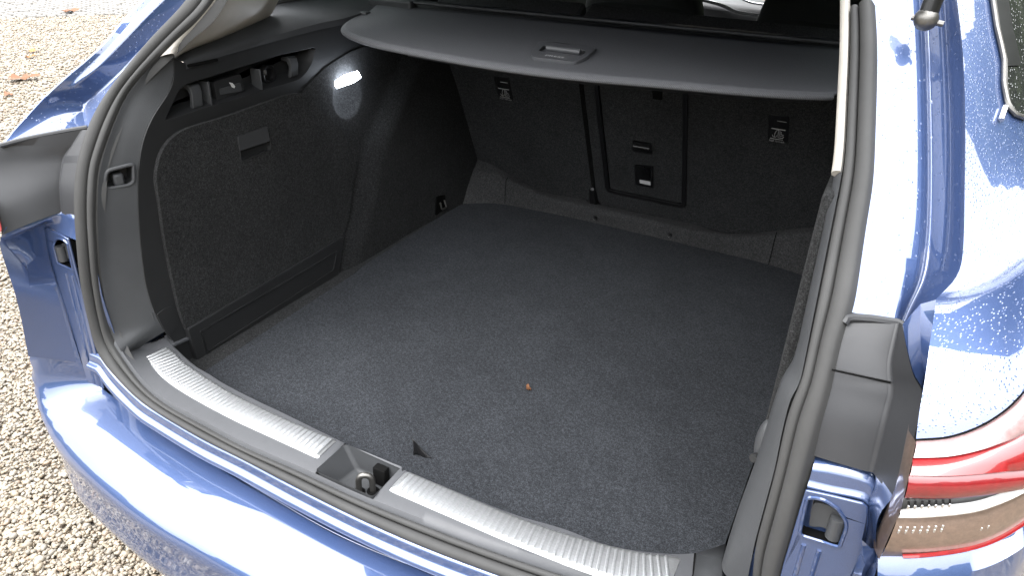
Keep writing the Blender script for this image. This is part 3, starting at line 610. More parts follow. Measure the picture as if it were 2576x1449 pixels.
# sett paving beyond the gravel
def setts():
    base = link('paving', mesh('paving', [(-9.60, 3.37, GROUND - .010), (-6.70, 7.41, GROUND - .010), (-9.3, 9.3, GROUND - .010), (-12.2, 5.3, GROUND - .010)], [(0, 1, 2, 3)]), plastic('sett_joint_sand', (0.014, 0.012, 0.010), 0.9, 0.3), shade=0, kind='structure')
    m, nt, b = newmat('granite_sett')
    oi = N(nt, 'ShaderNodeObjectInfo'); ge = N(nt, 'ShaderNodeNewGeometry'); ad = N(nt, 'ShaderNodeMath', operation='ADD'); fr = N(nt, 'ShaderNodeMath', operation='FRACT')
    nt.links.new(oi.outputs['Random'], ad.inputs[0]); nt.links.new(ge.outputs['Random Per Island'], ad.inputs[1]); nt.links.new(ad.outputs[0], fr.inputs[0])
    nt.links.new(ramp(nt, fr.outputs[0], [(0, (0.085, 0.080, 0.072)), (0.6, (0.125, 0.117, 0.105)), (1, (0.10, 0.092, 0.078))]), b.inputs['Base Color']); b.inputs['Roughness'].default_value = 0.6
    bump(nt, b, noise(nt, coords(nt), 60, 4), 0.4, 0.01)
    u = V((.79, 1.10)) / np.hypot(.79, 1.10); w = V((-u[1], u[0])); o0 = V((-8.82, 4.46))
    protos = []
    R = random.Random(5)
    for k in range(6):
        bm = bmesh.new(); bmesh.ops.create_cube(bm, size=1.0)
        for v in bm.verts:
            v.co = Vector((v.co.x * 0.094 + R.uniform(-.005, .005), v.co.y * 0.094 + R.uniform(-.005, .005), v.co.z * 0.06 + (R.uniform(-.004, .004) if v.co.z > 0 else 0)))
        bmesh.ops.bevel(bm, geom=[e for e in bm.edges if min(v.co.z for v in e.verts) > 0 or e.verts[0].co.z * e.verts[1].co.z < 0], offset=0.012, segments=1, affect='EDGES')
        me = bpy.data.meshes.new('sett'); bm.to_mesh(me); bm.free(); me.materials.append(m); protos.append(me)
    rows = []
    for r in range(24):
        for c in range(-4 - r // 4, 21):
            rows.append((r, c))
    vs, fs, cnt = [], [], 0
    for r, c in rows:
        p = o0 + u * ((c + 0.5 * (r % 2) + R.uniform(-.05, .05)) * 0.104) + w * ((r + 0.5) * 0.104 + 0.01 * math.sin(c * 1.3))
        z = GROUND - 0.022 + R.uniform(-.004, .004); ang = math.atan2(u[1], u[0]) + R.uniform(-.06, .06)
        if r < 12 and cnt < 300 and c >= -2:
            o = bpy.data.objects.new('sett', protos[R.randrange(6)]); col.objects.link(o); o.location = (p[0], p[1], z); o.rotation_euler = (R.uniform(-.03, .03), R.uniform(-.03, .03), ang); o.parent = base; cnt += 1
        else:
            me = protos[R.randrange(6)]; k = len(vs); ca, sa = math.cos(ang), math.sin(ang)
            vs += [(p[0] + v.co.x * ca - v.co.y * sa, p[1] + v.co.x * sa + v.co.y * ca, z + v.co.z) for v in me.vertices]
            fs += [tuple(i + k for i in f.vertices) for f in me.polygons]
    o = link('sett_field', mesh('sett_field', vs, fs), m, base, shade=0, kind='stuff')
setts()

# ------------------------------------------------------------------ the car
car = thing('car', (0, 0.8, GROUND), 'blue estate car seen from behind with its empty boot open', 'car')

# --- rubber seal round the opening
so = smooth(rs(W['seal_out'], 320), 12); si = nearest(so, smooth(rs(W['seal_in'], 1200), 40))
def seal():
    T = np.gradient(so, axis=0); cols = []
    ts = np.linspace(0, 1, 35)
    def h(t):
        if t < 0.56: return 0.0075 * math.sin(math.pi * t / 0.56) ** 0.5
        if t < 0.60: return -0.005
        if t < 0.94: return 0.0052 * math.sin(math.pi * (t - 0.60) / 0.34) ** 0.5
        return -0.006
    nn = []
    for i in range(len(so)):
        a = si[i] - so[i]; t = T[i] / np.linalg.norm(T[i]); n = np.cross(t, a); n /= max(1e-9, np.linalg.norm(n))
        if np.dot(n, (0, -1, 0.8)) < 0: n = -n
        nn.append(n)
    nn = smooth(nn, 10)
    for t in ts: cols.append(so * (1 - t) + si * t + nn * h(t))
    # outer lip turns down behind the visible edge
    cols.insert(0, so - nn * 0.014 + (so - si) * 0.02)
    cols.append(si + (si - so) * .30 - nn * .014)
    grid('rubber_seal', cols, 'rubber', car, shade=50)
seal()

# --- load sill with the two metal plates
yI, _ = fx(W['sill_inner']); yG, zG = fx(rs([p for p in W['seal_in'] if p[2] < .12], 60)); ySO, zSO = fx([p for p in W['seal_out'] if p[2] < .08])
pLi, _ = fx(W['plateL_in']); pLo, _ = fx(W['plateL_out']); pRi, _ = fx(W['plateR_in'])
def pRo(x): return -0.1085 + 0.0 * x + 0.26 * max(0, x - 0.25) ** 2
RX0, RX1 = -0.064, 0.053
xs = np.concatenate([np.linspace(-.602, RX0, 72), np.linspace(RX0, RX1, 22)[1:], np.linspace(RX1, .555, 70)[1:]])
def sill():
    rows = [[] for _ in range(8)]
    for x in xs:
        I = yI(x); G = yG(x); rec = RX0 - 1e-6 <= x <= RX1 + 1e-6
        y3 = -0.0545 if rec else min(I - 0.010, (pLi(x) if x < 0 else pRi(x)) + 0.004)
        y4 = (pLo(x) if x < 0 else pRo(x)) - 0.004; y5 = G + 0.0055
        y4 = max(y4, y5 + 0.004)
        k = max(0., float(zG(x)) - .050); pts = [(I + .004, -.01), (I, .052), (I - .005, .0595), (y3, .0605), (y4, .0585 + k * .25), (y5, .054 + k), (G + .001, .047 + k), (G - .002, .030 + k)]
        for r, (y, z) in zip(rows, pts): r.append((x, y, z))
    def drop(c, r, i): return r in (3, 4) and RX0 < c[0] < RX1
    s = grid('sill_trim', rows, 'sill_plastic', car, flip=True, drop=drop, shade=40)
    # recess for the latch
    F = Frame((0, 0, .0598), (1, 0, 0), (0, 1, 0))
    P = [(RX0, -.0545), (RX0, yG(RX0) + .0055), (RX1, yG(RX1) + .0055), (RX1, -.0545)]
    bot = [(-.036, -.058), (-.046, -.121), (.049, -.127), (.049, -.058)]
    zb = [.016, .016, .016, .016]
    vs = [(x, y, .0598) for x, y in P] + [(x, y, z) for (x, y), z in zip(bot, zb)]
    fs = [(0, 1, 5, 4), (1, 2, 6, 5), (2, 3, 7, 6), (3, 0, 4, 7), (4, 5, 6, 7)]
    link('latch_recess', mesh('latch_recess', vs, [f[::-1] for f in fs]), 'grey_plastic', car, shade=20, bevel=0.006, seg=3)
    # dark opening behind the loop
    boxm('latch_slot', (0.006, -.072, .0165), (.030, -.0575, .052), 'void', car, bevel=0.002)
    path = smooth(rl([(-.002, -.100, .012), (-.002, -.099, .046), (.003, -.096, .053), (.012, -.091, .053), (.017, -.088, .046), (.017, -.087, .012)], 40), 4)
    st = sweep('latch_striker', path, circ(.0052, 12), 'steel', car, up=(-.4, .9, .05))
    disc('striker_washer', (-.002, -.100, .0162), (0, 0, 1), .0105, .002, 'void', car)
    disc('striker_washer', (.017, -.087, .0162), (0, 0, 1), .0105, .002, 'void', car)
    # dark groove seam where the sill meets the pillar trim
    sweep('trim_joint', rl([(-.600, .024, .0600), (-.601, -.02, .0615), (-.603, -.06, .066)], 12), circ(.0016, 6), 'void', car)
    sweep('trim_joint', rl([(.528, .006, .0605), (.535, -.03, .060), (.54, -.08, .055)], 12), circ(.0016, 6), 'void', car)
sill()
rib_me = None
def plate(x0, x1, fi, fo, n):
    global rib_me
    xx = np.linspace(x0, x1, 60); rows = [[] for _ in range(7)]
    for x in xx:
        a, b = fi(x), fo(x); e = min(1, min(x - x0, x1 - x) / 0.006)
        for r, (t, z) in zip(rows, [(0, .0600), (.03, .0630), (.12, .0640), (.5, .0640), (.85, .0630), (.97, .0612), (1, .0580)]):
            r.append((x, a + (b - a) * t, z - (1 - e) * .003))
    p = grid('sill_plate', rows, 'plate', car, flip=True, shade=60)
    k = 12
    if rib_me is None:   # a rib: rounded bar lying along y, one mesh for all
        vs, fs = [], []
        L, r = 0.0175, 0.0027
        st = [(-L, .0), (-L + r * .3, .7), (-L + r, 1), (L - r, 1), (L - r * .3, .7), (L, .0)]
        for (y, s) in st:
            for j in range(6):
                a = math.pi * j / 5; vs.append((math.cos(a) * r * max(s, .05), y, math.sin(a) * 0.0015 * max(s, .02)))
        for i in range(len(st) - 1):
            for j in range(5): fs.append((i * 6 + j, i * 6 + j + 1, (i + 1) * 6 + j + 1, (i + 1) * 6 + j))
        rib_me = mesh('rib', vs, fs)
        for q in rib_me.polygons: q.use_smooth = True
        rib_me.materials.append(M['plate'])
    for i in range(n):
        x = x0 + (x1 - x0) * (i + 0.7) / (n + 0.4); a, b = fi(x), fo(x); y = a + (b - a) * 0.50; sl = math.atan2(fi(x + .01) - fi(x - .01), .02)
        o = bpy.data.objects.new('rib', rib_me); col.objects.link(o); o.location = (x, y, .06385); o.rotation_euler = (0.012, 0, sl); o.scale = (1, abs(b - a) * 0.88 / 0.035, 1)
        o.parent = p; o.matrix_parent_inverse = p.matrix_world.inverted()
plate(-.566, -.080, pLi, pLo, 47)
plate(.066, .512, pRi, pRo, 42)

# --- boot floor and side strips
def floorpoly():
    L = [(-.505, -.05), (-.508, .04), (-.520, .54), (-.530, .60), (-.539, 1.09)]
    fr = [tuple(p[:2]) for p in rs([p for p in W['floor_front']][1:], 30)]
    Rr = [(.560, 1.13), (.5595, .50), (.5585, .09), (.555, -.03)]
    bt = [(x, yI(x) - .03) for x in np.linspace(.50, -.45, 20)]
    return L + [(-.53, 1.118)] + [(x, y + .004) for x, y in fr if x < .53] + Rr + bt
FZ = Frame((0, 0, 0), (1, 0, 0), (0, 1, 0))
floor = thing('boot_floor', (0, .55, -.02), 'dark grey carpeted boot floor board filling the load bay', 'boot floor')
panel('floor_board', FZ, floorpoly(), 'floor_carpet', floor, thick=.02, bevel=.004, seg=3)
panel('side_floor', FZ, [(-.60, -.04), (-.5095, -.04), (-.5115, .04), (-.5235, .54), (-.5335, .60), (-.5425, 1.09), (-.60, 1.10)], 'wall_carpet', car, top=-.004, thick=.01, bevel=.003)
panel('side_floor', FZ, [(.5625, -.04), (.62, -.04), (.62, 1.13), (.5625, 1.13)], 'floor_carpet', car, top=-.003, thick=.01, bevel=.003)
boxm('floor_pan', (-.62, -.08, -.08), (.62, 1.3, -.05), 'void', car, bevel=0)

# --- left wall
FW = Frame((-.568, 0, 0), (0, 1, 0), (0, 0, 1))          # u = y, v = z, normal towards the boot (+x)
P2 = lambda k: [(p[1], p[2]) for p in W[k]]
crease = smooth(rs(W['crease'][:-2] + [(-.574, .004, .105), (-.577, .018, .074), (-.580, .027, .052)], 90), 5)
rail = rounded(P2('rail'), .008, 4)
handle_rec = rounded(P2('handle_rec'), .006, 4)
wt = rs(W['walltop'], 16)
wall_out = [(p[1], p[2]) for p in crease][::-1] + [(p[1], p[2]) for p in wt] + [(1.10, .640), (1.10, .550), (.80, .552), (.66, .541), (.57, .520), (.505, .492), (.465, .470), (.52, .42), (.60, .335), (.62, .29), (.57, .1), (.545, -.02), (.01, -.02), (.008, .045)]
panel('side_trim', FW, wall_out, 'black_plastic', car, holes=[rail], top=-.005, thick=.004, bevel=.0025, seg=3)
# hook rail recess
rt = tray('hook_rail', FW, rail, 'dark_plastic', car, depth=.034, top=-.006, ins=.012, shade=30)
FR = Frame((-.604, 0, 0), (0, 1, 0), (0, 0, 1))
def hook(k):
    P = P2(k); y0 = (P[0][0] + P[3][0]) / 2; y1 = (P[1][0] + P[2][0]) / 2; z1 = P[0][1]; z0 = P[2][1]; m = (y0 + y1) / 2; w = y1 - y0
    # hanging hook: a bent tongue standing out of the recess
    prof = [(-.606, z1), (-.590, z1 + .003), (-.580, z1 - .002), (-.577, z1 - .014), (-.580, z0 + .006), (-.588, z0 + .001), (-.590, z0 + .006), (-.585, z1 - .018), (-.590, z1 - .008), (-.606, z1 - .008)]
    vs = [(x, y, z) for y in (y0, y1) for x, z in prof]; n = len(prof)
    fs = [(i, (i + 1) % n, n + (i + 1) % n, n + i) for i in range(n)] + [tuple(range(n))[::-1], tuple(range(n, 2 * n))]
    link('bag_hook', mesh('bag_hook', vs, fs), 'grey_plastic', rt, bevel=.0015, shade=40)
hook('hookA'); hook('hookB')
bt_ = panel('release_button', FW, rounded(P2('button'), .004), 'dark_plastic', rt, top=-.016, thick=.018, bevel=.002)
panel('button_face', FW, rounded(P2('button_in'), .003), 'grey_plastic', bt_ if False else rt, top=-.0145, thick=.003, bevel=.001)
panel('seat_symbol', FW, P2('button_mark'), 'print', rt, top=-.0138, thick=.001, shade=0)
boxm('divider_rib', (-.602, .3545, .510), (-.574, .358, .553), 'grey_plastic', rt, bevel=.001)
boxm('divider_rib', (-.602, .218, .503), (-.576, .2225, .552), 'grey_plastic', rt, bevel=.001)
sk = disc('power_socket', (-.602, .398, .533), (1, 0, 0), .021, .01, 'satin_black', rt, k=28, prof=[(.0001, .004), (.013, .004), (.015, .012), (.019, .013), (.021, .010), (.021, 0)])
boxm('socket_tab', (-.590, .381, .534), (-.586, .387, .545), 'steel', sk, bevel=.001)
# slot above the rail where the cover plugs in
boxm('cover_slot', (-.574, .172, .588), (-.5665, .245, .594), 'void', car, bevel=.002)
# compartment door in carpet
door_o = rs(W['door'] + [W['door'][0]], 140)[:-1]
cd = panel('compartment_door', FW, [(p[1], p[2]) for p in door_o], 'wall_carpet', car, holes=[handle_rec], top=.004, thick=.009, bevel=.005, seg=3)
hr = tray('door_handle', FW, handle_rec, 'black_plastic', cd, depth=.022, top=.003, ins=.003)
panel('handle_rim', FW, handle_rec, 'black_plastic', cd, holes=[inset(handle_rec if area2(handle_rec) > 0 else handle_rec[::-1], .0022)], top=.0055, thick=.004, bevel=.001)
panel('handle_flap', FW, rounded(P2('handle_flap'), .004), 'flap_plastic', cd, top=.0065, thick=.006, bevel=.002)
sp_ = panel('map_pocket', FW, rounded(P2('slot'), .004, 3), 'black_plastic', car, top=.010, thick=.014, bevel=.002, seg=2)
rim = rounded(P2('slot_rim'), .006, 4)
panel('pocket_rim', FW, rim, 'black_plastic', sp_, holes=[inset(rim if area2(rim) > 0 else rim[::-1], .0035)], top=.0125, thick=.003, bevel=.0012)
panel('access_cap', FW, rounded(P2('cover_disc'), .004, 3), 'black_plastic', car, top=-.0035, thick=.003, bevel=.001)

# --- left pillar trim: from the seal groove to the crease, then into the boot
gsel = [p for p in si if p[0] < -.55 and .075 < p[2] < .632]
gro = smooth(rs(gsel[::6] + [(-.6035, -.066, .056)], 200), 4) + V((.001, .004, 0)); gro[0] += V((.002, .004, 0))
cre = nearest(gro, crease)
mid1 = gro * .72 + cre * .28 + V((-.0035, -.004, 0)); mid2 = gro * .3 + cre * .7 + V((-.003, -.006, 0))
ph = W['pil_hook2']; phy = [(p[1], p[2]) for p in ph]
def inpoly(p, P):
    c = False
    for i in range(len(P)):
        (x1, y1), (x2, y2) = P[i - 1], P[i]
        if (y1 > p[1]) != (y2 > p[1]) and p[0] < (x2 - x1) * (p[1] - y1) / (y2 - y1) + x1: c = not c
    return c
cols = dense([gro, mid1, mid2, cre], 9)
phr = rounded(phy, .008, 5)
pt = grid('pillar_trim', cols, 'grey_plastic', car, drop=lambda c, r, i: inpoly((c[1], c[2]), phr), shade=50)
# recess with bag hook in the pillar trim
nrm = V((.93, -.36, 0)); nrm /= np.linalg.norm(nrm); uu = V((.36, .93, 0)) / np.linalg.norm((.36, .93, 0))
cen = V(ph).mean(0); FP = Frame(cen, uu, (0, 0, 1))
ph2 = rounded(FP.inv(ph), .008, 5)
tray('hook_recess', FP, ph2, 'black_plastic', pt, depth=.026, top=.0, ins=.004)
path = np.array([FP.to(p, .001) for p in ph2 + ph2[:2]])
sweep('recess_rim', path, circ(.0034, 8), 'grey_plastic', pt, up=tuple(FP.n), caps=False)
hk = boxm('bag_hook', (-.008, -.020, -.024), (.010, .002, .0), 'grey_plastic', pt, bevel=.004)
for v in hk.data.vertices: v.co = Vector(FP.to((v.co.x - .004, v.co.y + .004), v.co.z * .9))
link('trim_foot', mesh('trim_foot', [(-.606, -.03, .0585), (-.575, -.01, .0590), (-.560, .018, .0575), (-.566, .06, .05), (-.61, .05, .055)], [(0, 1, 2, 3, 4)]), 'sill_plastic', pt, shade=0, solid=.004)
# moulded bulge near the foot of the pillar
sweep('moulded_bead', smooth(rl([(-.5775, -.006, .140), (-.578, -.003, .116), (-.581, -.002, .096), (-.588, .004, .090)], 20), 4), circ(.0026, 8), 'grey_plastic', pt)

# --- wheel arch carpet on the left, with the boot lamp
def sst(a, b, x):
    t = np.clip((x - a) / (b - a), 0, 1); return t * t * (3 - 2 * t)
def arch_x(y, z):
    yr = np.interp(z, [0, .1, .3, .45, .6], [.56, .62, .72, .86, 1.02])
    return -.571 + .022 * sst(yr - .06, yr + .05, y) + .014 * sst(.86, 1.1, y) * (1 - sst(.35, .6, z)) - .012 * sst(.42, .62, z) * sst(.8, 1.05, y)
zs = np.linspace(-.012, .566, 110); cv = []
lampP = P2('lamp'); lc = V(lampP).mean(0)
for z in zs:
    y0 = float(np.interp(z, [-.01, .09, .23, .29, .33, .43, .475, .495, .525, .545, .556, .57], [.50, .555, .60, .63, .61, .50, .455, .49, .56, .65, .79, .80]))
    r = []
    for y in np.concatenate([np.linspace(y0, .9, 80), np.linspace(.9, 1.24, 30)[1:]]):
        x = arch_x(y, z)
        # round scoop under the lamp
        d = math.hypot((y - .628) / .052, (z - .440) / .050)
        if d < 1: x -= .022 * (1 - d * d) ** .6
        r.append((x, y, z))
    cv.append(r)
arch = grid('wheel_arch_carpet', cv, 'wall_carpet', car, shade=60)
FL = Frame((-.5560, 0, .481), (0, 1, 0), (.8, 0, .6))
lampo = panel('boot_lamp', FL, rounded([(p[0], (p[1] - .481) / .62) for p in lampP], .004, 3), 'lamp_on', car, top=.002, thick=.016, bevel=.002)
ap = P2('arch_pocket'); FA = Frame((-.5385, 0, 0), (0, 1, 0), (0, 0, 1))
panel('tie_down_pocket', FA, rounded(ap, .010), 'void', car, top=.0, thick=.012, bevel=.002)
a0 = V((-.536, 1.0, .035)); sweep('tie_down_ring', smooth(rl([a0 + (0, -.012, .012), a0 + (.006, -.012, -.010), a0 + (.007, .012, -.010), a0 + (0, .012, .012)], 24), 3), circ(.0026, 8), 'steel', car)

# --- beige pillar cover, window ledge, quarter glass
bl = rs([p + V((.0, .004, 0)) for p in si if p[0] < 0 and p[2] > .612][::-1][::5], 30)
bl = smooth(bl, 3)
br = rs([(-.572, .140, .606)] + [p for p in W['beigeR']][1:] + [(-.585, .47, .73), (-.56, .5, .80)], 30)
bm_ = [bl, bl * .85 + br * .15 + V((.012, .0, .006)), bl * .5 + br * .5 + V((.018, .004, .010)), bl * .15 + br * .85 + V((.010, .004, .004)), br, br + V((-.03, .05, -.01))]
grid('pillar_cover', dense(bm_, 4), 'beige', car, shade=60)
lw = rs(W['walltop'] + [(-.57, 1.2, .64)], 30)
ob = rs([(-.60, .15, .60), (-.61, .21, .612), (-.645, .355, .640), (-.668, .50, .6575), (-.675, .70, .660), (-.68, 1.3, .665)], 30)
grid('window_ledge', dense([lw + V((0, 0, -.012)), lw, lw * .7 + ob * .3 + V((0, 0, .003)), ob], 3), 'grey_plastic', car, shade=50)
for sx in (-1, 1):
    vs = [(sx * .676, .48, .655), (sx * .69, 3.0, .60), (sx * .60, 2.6, .86), (sx * .60, .62, .83)]
    link('side_window', mesh('side_window', vs, [(0, 1, 2, 3)]), 'glass', car, shade=0, solid=.004)
sweep('window_gasket', rl([(-.585, .445, .70), (-.655, .475, .660), (-.672, .52, .660), (-.676, .72, .662), (-.68, 1.3, .665)], 40), circ(.006, 8), 'rubber', car)

# --- front ledge behind the seats
xsL = np.linspace(-.575, .575, 90)
yF, _ = fx(W['floor_front']); _, zT = fx(W['ledge_face_top']); ySB, zSB = fx(W['seat_bottom'])
rows = [[] for _ in range(6)]
for x in xsL:
    t = float(zT(x)); yf = float(yF(x)); yt = 1.195 if abs(x) < .45 else 1.195 - .1 * (abs(x) - .45)
    for r, p in zip(rows, [(yf + .001, -.004), (yf * .5 + yt * .5 + .001, t * .5), (yt, t - .010), (yt + .004, t - .003), (yt + .012, t), (float(ySB(x)) + .012, max(float(zSB(x)), t - .02) - .004)]):
        r.append((x, p[0], p[1]))
led = grid('ledge_carpet', rows, 'ledge_carpet', car, flip=True, shade=60)
for p in W['studs']:
    disc('ledge_stud', (p[0], p[1] - .002, p[2] + .004), (0, -1, .12), .0065, .003, 'satin_black', led, prof=[(.0001, .001), (.002, .001), (.0026, .003), (.0036, .003), (.0042, .0016), (.0055, .0022), (.0068, .0)])
sweep('ledge_seam', rl([(-.4169, 1.207, .086), (-.4165, 1.1945, .080), (-.414, 1.186, .002)], 14), circ(.0011, 6), 'void', led)
sweep('ledge_seam', rl([(.4290, 1.207, .094), (.4288, 1.1945, .088), (.4281, 1.187, .002)], 14), circ(.0011, 6), 'void', led)

# --- right inside wall and pillar trim
boxm('side_trim', (.572, .10, -.02), (.60, 1.26, .60), 'wall_carpet', car, bevel=.01)
sr = [p for p in W['seal_in'] if p[0] > .5 and p[2] > .08][::1]
gr = smooth(rs(sr, 160), 8)
inn = []
for p in gr:   # inner edge of the trim, a little inside and forward of the groove
    d = np.interp(p[2], [.08, .2, .45, .55, .8], [.040, .030, .012, .010, .010]); inn.append(p + V((-d, .030, .0)))
inn = np.array(inn)
ptR = grid('pillar_trim', dense([gr, gr * .6 + inn * .4 + V((.0, -.004, 0)), inn, inn + V((.004, .05, 0))], 6), 'grey_plastic', car, flip=True, shade=50)
bt2 = gr[gr[:, 2] > .615]
bt2 = np.vstack([bt2, bt2[-1:] + (bt2[-1:] - bt2[-9:-8]) * 1.5])
sweep('pillar_cover', bt2 + V((-.006, .010, 0)), circ(.0062, 10, 1, 1.2), 'beige', car)
# hook housing that stands out on the right trim
hh = [(.572, .012, .318), (.566, .000, .285), (.571, -.008, .25), (.585, -.02, .24), (.592, -.015, .30)]
bmh = bmesh.new()
bmesh.ops.create_uvsphere(bmh, u_segments=16, v_segments=10, radius=1)
for v in bmh.verts: v.co = Vector((.582 + v.co.x * .011, -.010 + v.co.y * .016, .305 + v.co.z * .034))
me = bpy.data.meshes.new('hook_recess'); bmh.to_mesh(me); bmh.free()
link('hook_recess', me, 'grey_plastic', ptR, shade=60)
disc('bag_hook', (.579, -.025, .290), (-.5, -.8, .1), .006, .008, 'black_plastic', ptR)
# corner foot of the right trim joining the sill
ft = [gr[:12], inn[:12]]
vs = [(.528, .006, .0605), (.535, -.03, .0605), (.545, -.085, .054), (.5875, -.082, .085), (.575, -.045, .085), (.566, -.01, .082), (.5631, .045, .062)]
link('trim_foot', mesh('trim_foot', vs, [(0, 1, 4, 5), (0, 5, 6), (1, 2, 3, 4)]), 'grey_plastic', ptR, shade=80, solid=.006)

# --- painted body round the opening: right side measured, left side its mirror image
def side(S):
    X = (lambda A: np.array(A, float)) if S > 0 else mir
    fl = S < 0
    n = 70
    ex = lambda P: np.vstack([[V(P[0]) + (V(P[0]) - V(P[1])) / np.linalg.norm(V(P[0]) - V(P[1])) * .12], np.array(P)])
    top = lambda k: rs(ex(W[k]), n)
    c0 = smooth(rs(ex([p for p in W['seal_out'] if p[0] > .5 and p[2] > .495][::-1]), n), 3)
    c0 = np.vstack([c0]); A0 = c0 + V((-.012, .012, 0))
    r1, r2, r3, r4, r5 = [smooth(top(k), 3) for k in ('r1', 'r2', 'r3', 'r4', 'r5')]
    ch = [A0, A0 * .5 + r1 * .5 + V((0, .001, .0)), r1, r2, r2 * .75 + r3 * .25 + V((.0, .0, 0)), r3, r3 * .5 + r4 * .5 + V((.004, .006, 0)), r4, r4 * .4 + r5 * .6 + V((.002, 0, 0)), r5]
    if S > 0: grid('pillar_jamb', [X(c) for c in ch], 'paint_wet', car, flip=fl, shade=30, bevel=.003, seg=3)
    # outer skin from the jamb edge round the corner of the car
    e = rs(np.vstack([rs(ex(W['r5']), 60), rs(W['r5b'], 40)[1:]]), 80); e = smooth(e, 4)
    lt = np.vstack([rs(W['lamp_top'], 20), [(.80, -.10, .545), (.86, .0, .56), (.90, .12, .56)]]); lt = rs(lt, 26)
    nt_ = 26; rows = []
    for j in range(nt_):
        t = j / (nt_ - 1)
        dtop = V((.21 * t, .26 * t + .14 * t * t + .02 * math.sin(math.pi * t) * -1, -.01 * t))
        dl = lt[j] - lt[0]; r = []
        for i in range(len(e)):
            s = i / (len(e) - 1); w = sst(.45, 1., s); r.append(e[i] * 1.0 + dtop * (1 - w) + dl * w + (lt[0] - e[-1]) * w * w)
        rows.append(X(r))
    if S > 0:
        grid('outer_skin', rows, 'paint_rain', car, flip=fl, shade=60)
        # rear tip of the quarter window let into the skin
        R_ = np.array(rows)                                     # [t][s]
        def sk(s_, t_):
            i, j = s_ * (R_.shape[1] - 1), t_ * (R_.shape[0] - 1); i0, j0 = int(min(i, R_.shape[1] - 2)), int(min(j, R_.shape[0] - 2)); a, b = i - i0, j - j0
            return (R_[j0, i0] * (1 - a) + R_[j0, i0 + 1] * a) * (1 - b) + (R_[j0 + 1, i0] * (1 - a) + R_[j0 + 1, i0 + 1] * a) * b
        on = V((.53, -.46, .71))
        tl = lambda s_: float(np.interp(s_, [.0, .175, .24, .31, .36, .40, .42, .432], [.16, .18, .18, .20, .19, .205, .235, .30]))
        ss_ = np.linspace(.0, .432, 40); wr = [[sk(a, tl(a) + (.85 - tl(a)) * k) + on * .003 for a in ss_] for k in np.linspace(0, 1, 12)]
        qw = grid('quarter_window', wr, 'wet_glass', car, shade=60)
        sweep('window_trim', np.array(wr[0]) + on * .001, circ(.0032, 8), 'steel', qw)
        fr_ = [[sk(a, tl(a) + k) + on * .0045 for a in ss_[:30]] for k in (.015, .05, .085)]
        grid('window_frame', fr_, 'satin_black', qw, shade=60)
        sweep('trim_tip', rl([sk(.405, .19) + on * .004, sk(.43, .165) + on * .004], 4), circ(.003, 8), 'chrome', qw)
    if S > 0:
        # plastic panel beside the lamp
        pl, pc, pr = rs(W['pan_left'], 50), rs(W['pan_crease'], 50), rs(W['pan_right'], 50)
        pl = pl + V((-.012, .010, 0))
        topc = pc[0]
        cols_ = [pl, pl * .5 + pc * .5 + V((0, -.002, 0)), pc * .93 + pl * .07 + V((0, -.002, 0)), pc, pc * .85 + pr * .15, pr]
        g1 = grid('lamp_side_cover', [X(c) for c in cols_], 'lamp_cover', car, flip=fl, shade=40, bevel=.004, seg=3)
        sweep('cover_joint', X(rl([(.632, -.048, .4545), (.660, -.0475, .456), (.690, -.0455, .457)], 12)), circ(.0012, 6), 'void', g1)
        # rolled top edge of the cover
        sweep('cover_edge', X(rl([p for p in W['pan_top']], 20)) + V((0, .003, -.002)), circ(.005, 8), 'lamp_cover', g1)
        # painted strip between cover and skin edge
        st = rs(W['pan_right'][:5], 40); rb = nearest(st, rs(W['r5b'], 400)); r5e = rs(W['r5b'], 40)
        grid('side_flange', [X(st + V((0, .004, 0))), X(st * .5 + r5e * .5 + V((0, .02, 0))), X(r5e)], 'paint', car, flip=fl, shade=40)
    # stamped lower jamb with the buffer opening
    FJ = Frame((S * .67, -.0928, .257), (1, 0, 0), (0, .02, 1))
    q = lambda x, z: (((x - .67) if S > 0 else -(x - .67)), (z - .257) / .99)
    out = [q(.640, .3185), (q(.665, .3225)), q(.698, .3265), q(.7043, .323), q(.7097, .303), q(.7144, .2546), q(.7085, .18), q(.703, .05), q(.699, -.012), q(.650, -.012), q(.645, .06), q(.640, .2)]
    hole = [q(p[0], p[2]) for p in W['hole']]; hole = rounded(hole, .004, 3)
    jl = panel('lower_jamb', FJ, out, 'paint_inner', car, holes=[hole], top=0, thick=.004, bevel=.003, seg=3)
    tray('buffer_opening', FJ, hole, 'void', jl, depth=.04, top=-.003, ins=-.004)
    if True:   # raised bead round the opening
        hb = hole + hole[:1]
        sweep('opening_bead', np.array([FJ.to(p, .0005) for p in hb]), circ(.0022, 6), 'paint', jl, up=tuple(FJ.n), caps=False)
    for xq in (.655, .672):
        sweep('jamb_bead', np.array([FJ.to(q(xq + .004 * t, .243 - .25 * t), .0) for t in np.linspace(0, 1, 10)]), circ(.0028, 8), 'paint', jl, up=tuple(FJ.n))
    bf = [q(p[0], p[2]) for p in W['buffer']]
    bo = panel('rubber_buffer', FJ, rounded(bf, .006, 4), 'black_plastic' if False else 'grey_plastic', jl, top=-.010, thick=.02, bevel=.004, seg=3)
    c_ = V(q(.677, .277)); 
    sweep('buffer_stop', np.array([FJ.to((c_[0] + (.004 if S > 0 else -.004), c_[1] + t), -.006) for t in np.linspace(.016, -.014, 8)]), circ(.0085, 12), 'grey_plastic', bo, up=tuple(FJ.n))
    # step between cover and lower jamb
    jt = rs([(.641, -.0712, .3455)] + W['jamb_top'][1:], 30); jm = rs([(.641, -.0866, .3200)] + W['jamb_mid'][1:], 30)
    pth = [jt + V((0, .012, .002)), jt, jt * .75 + jm * .25 + V((0, -.003, 0)), jm + V((0, .006, .004)), jm, jm + V((0, .003, -.006))]
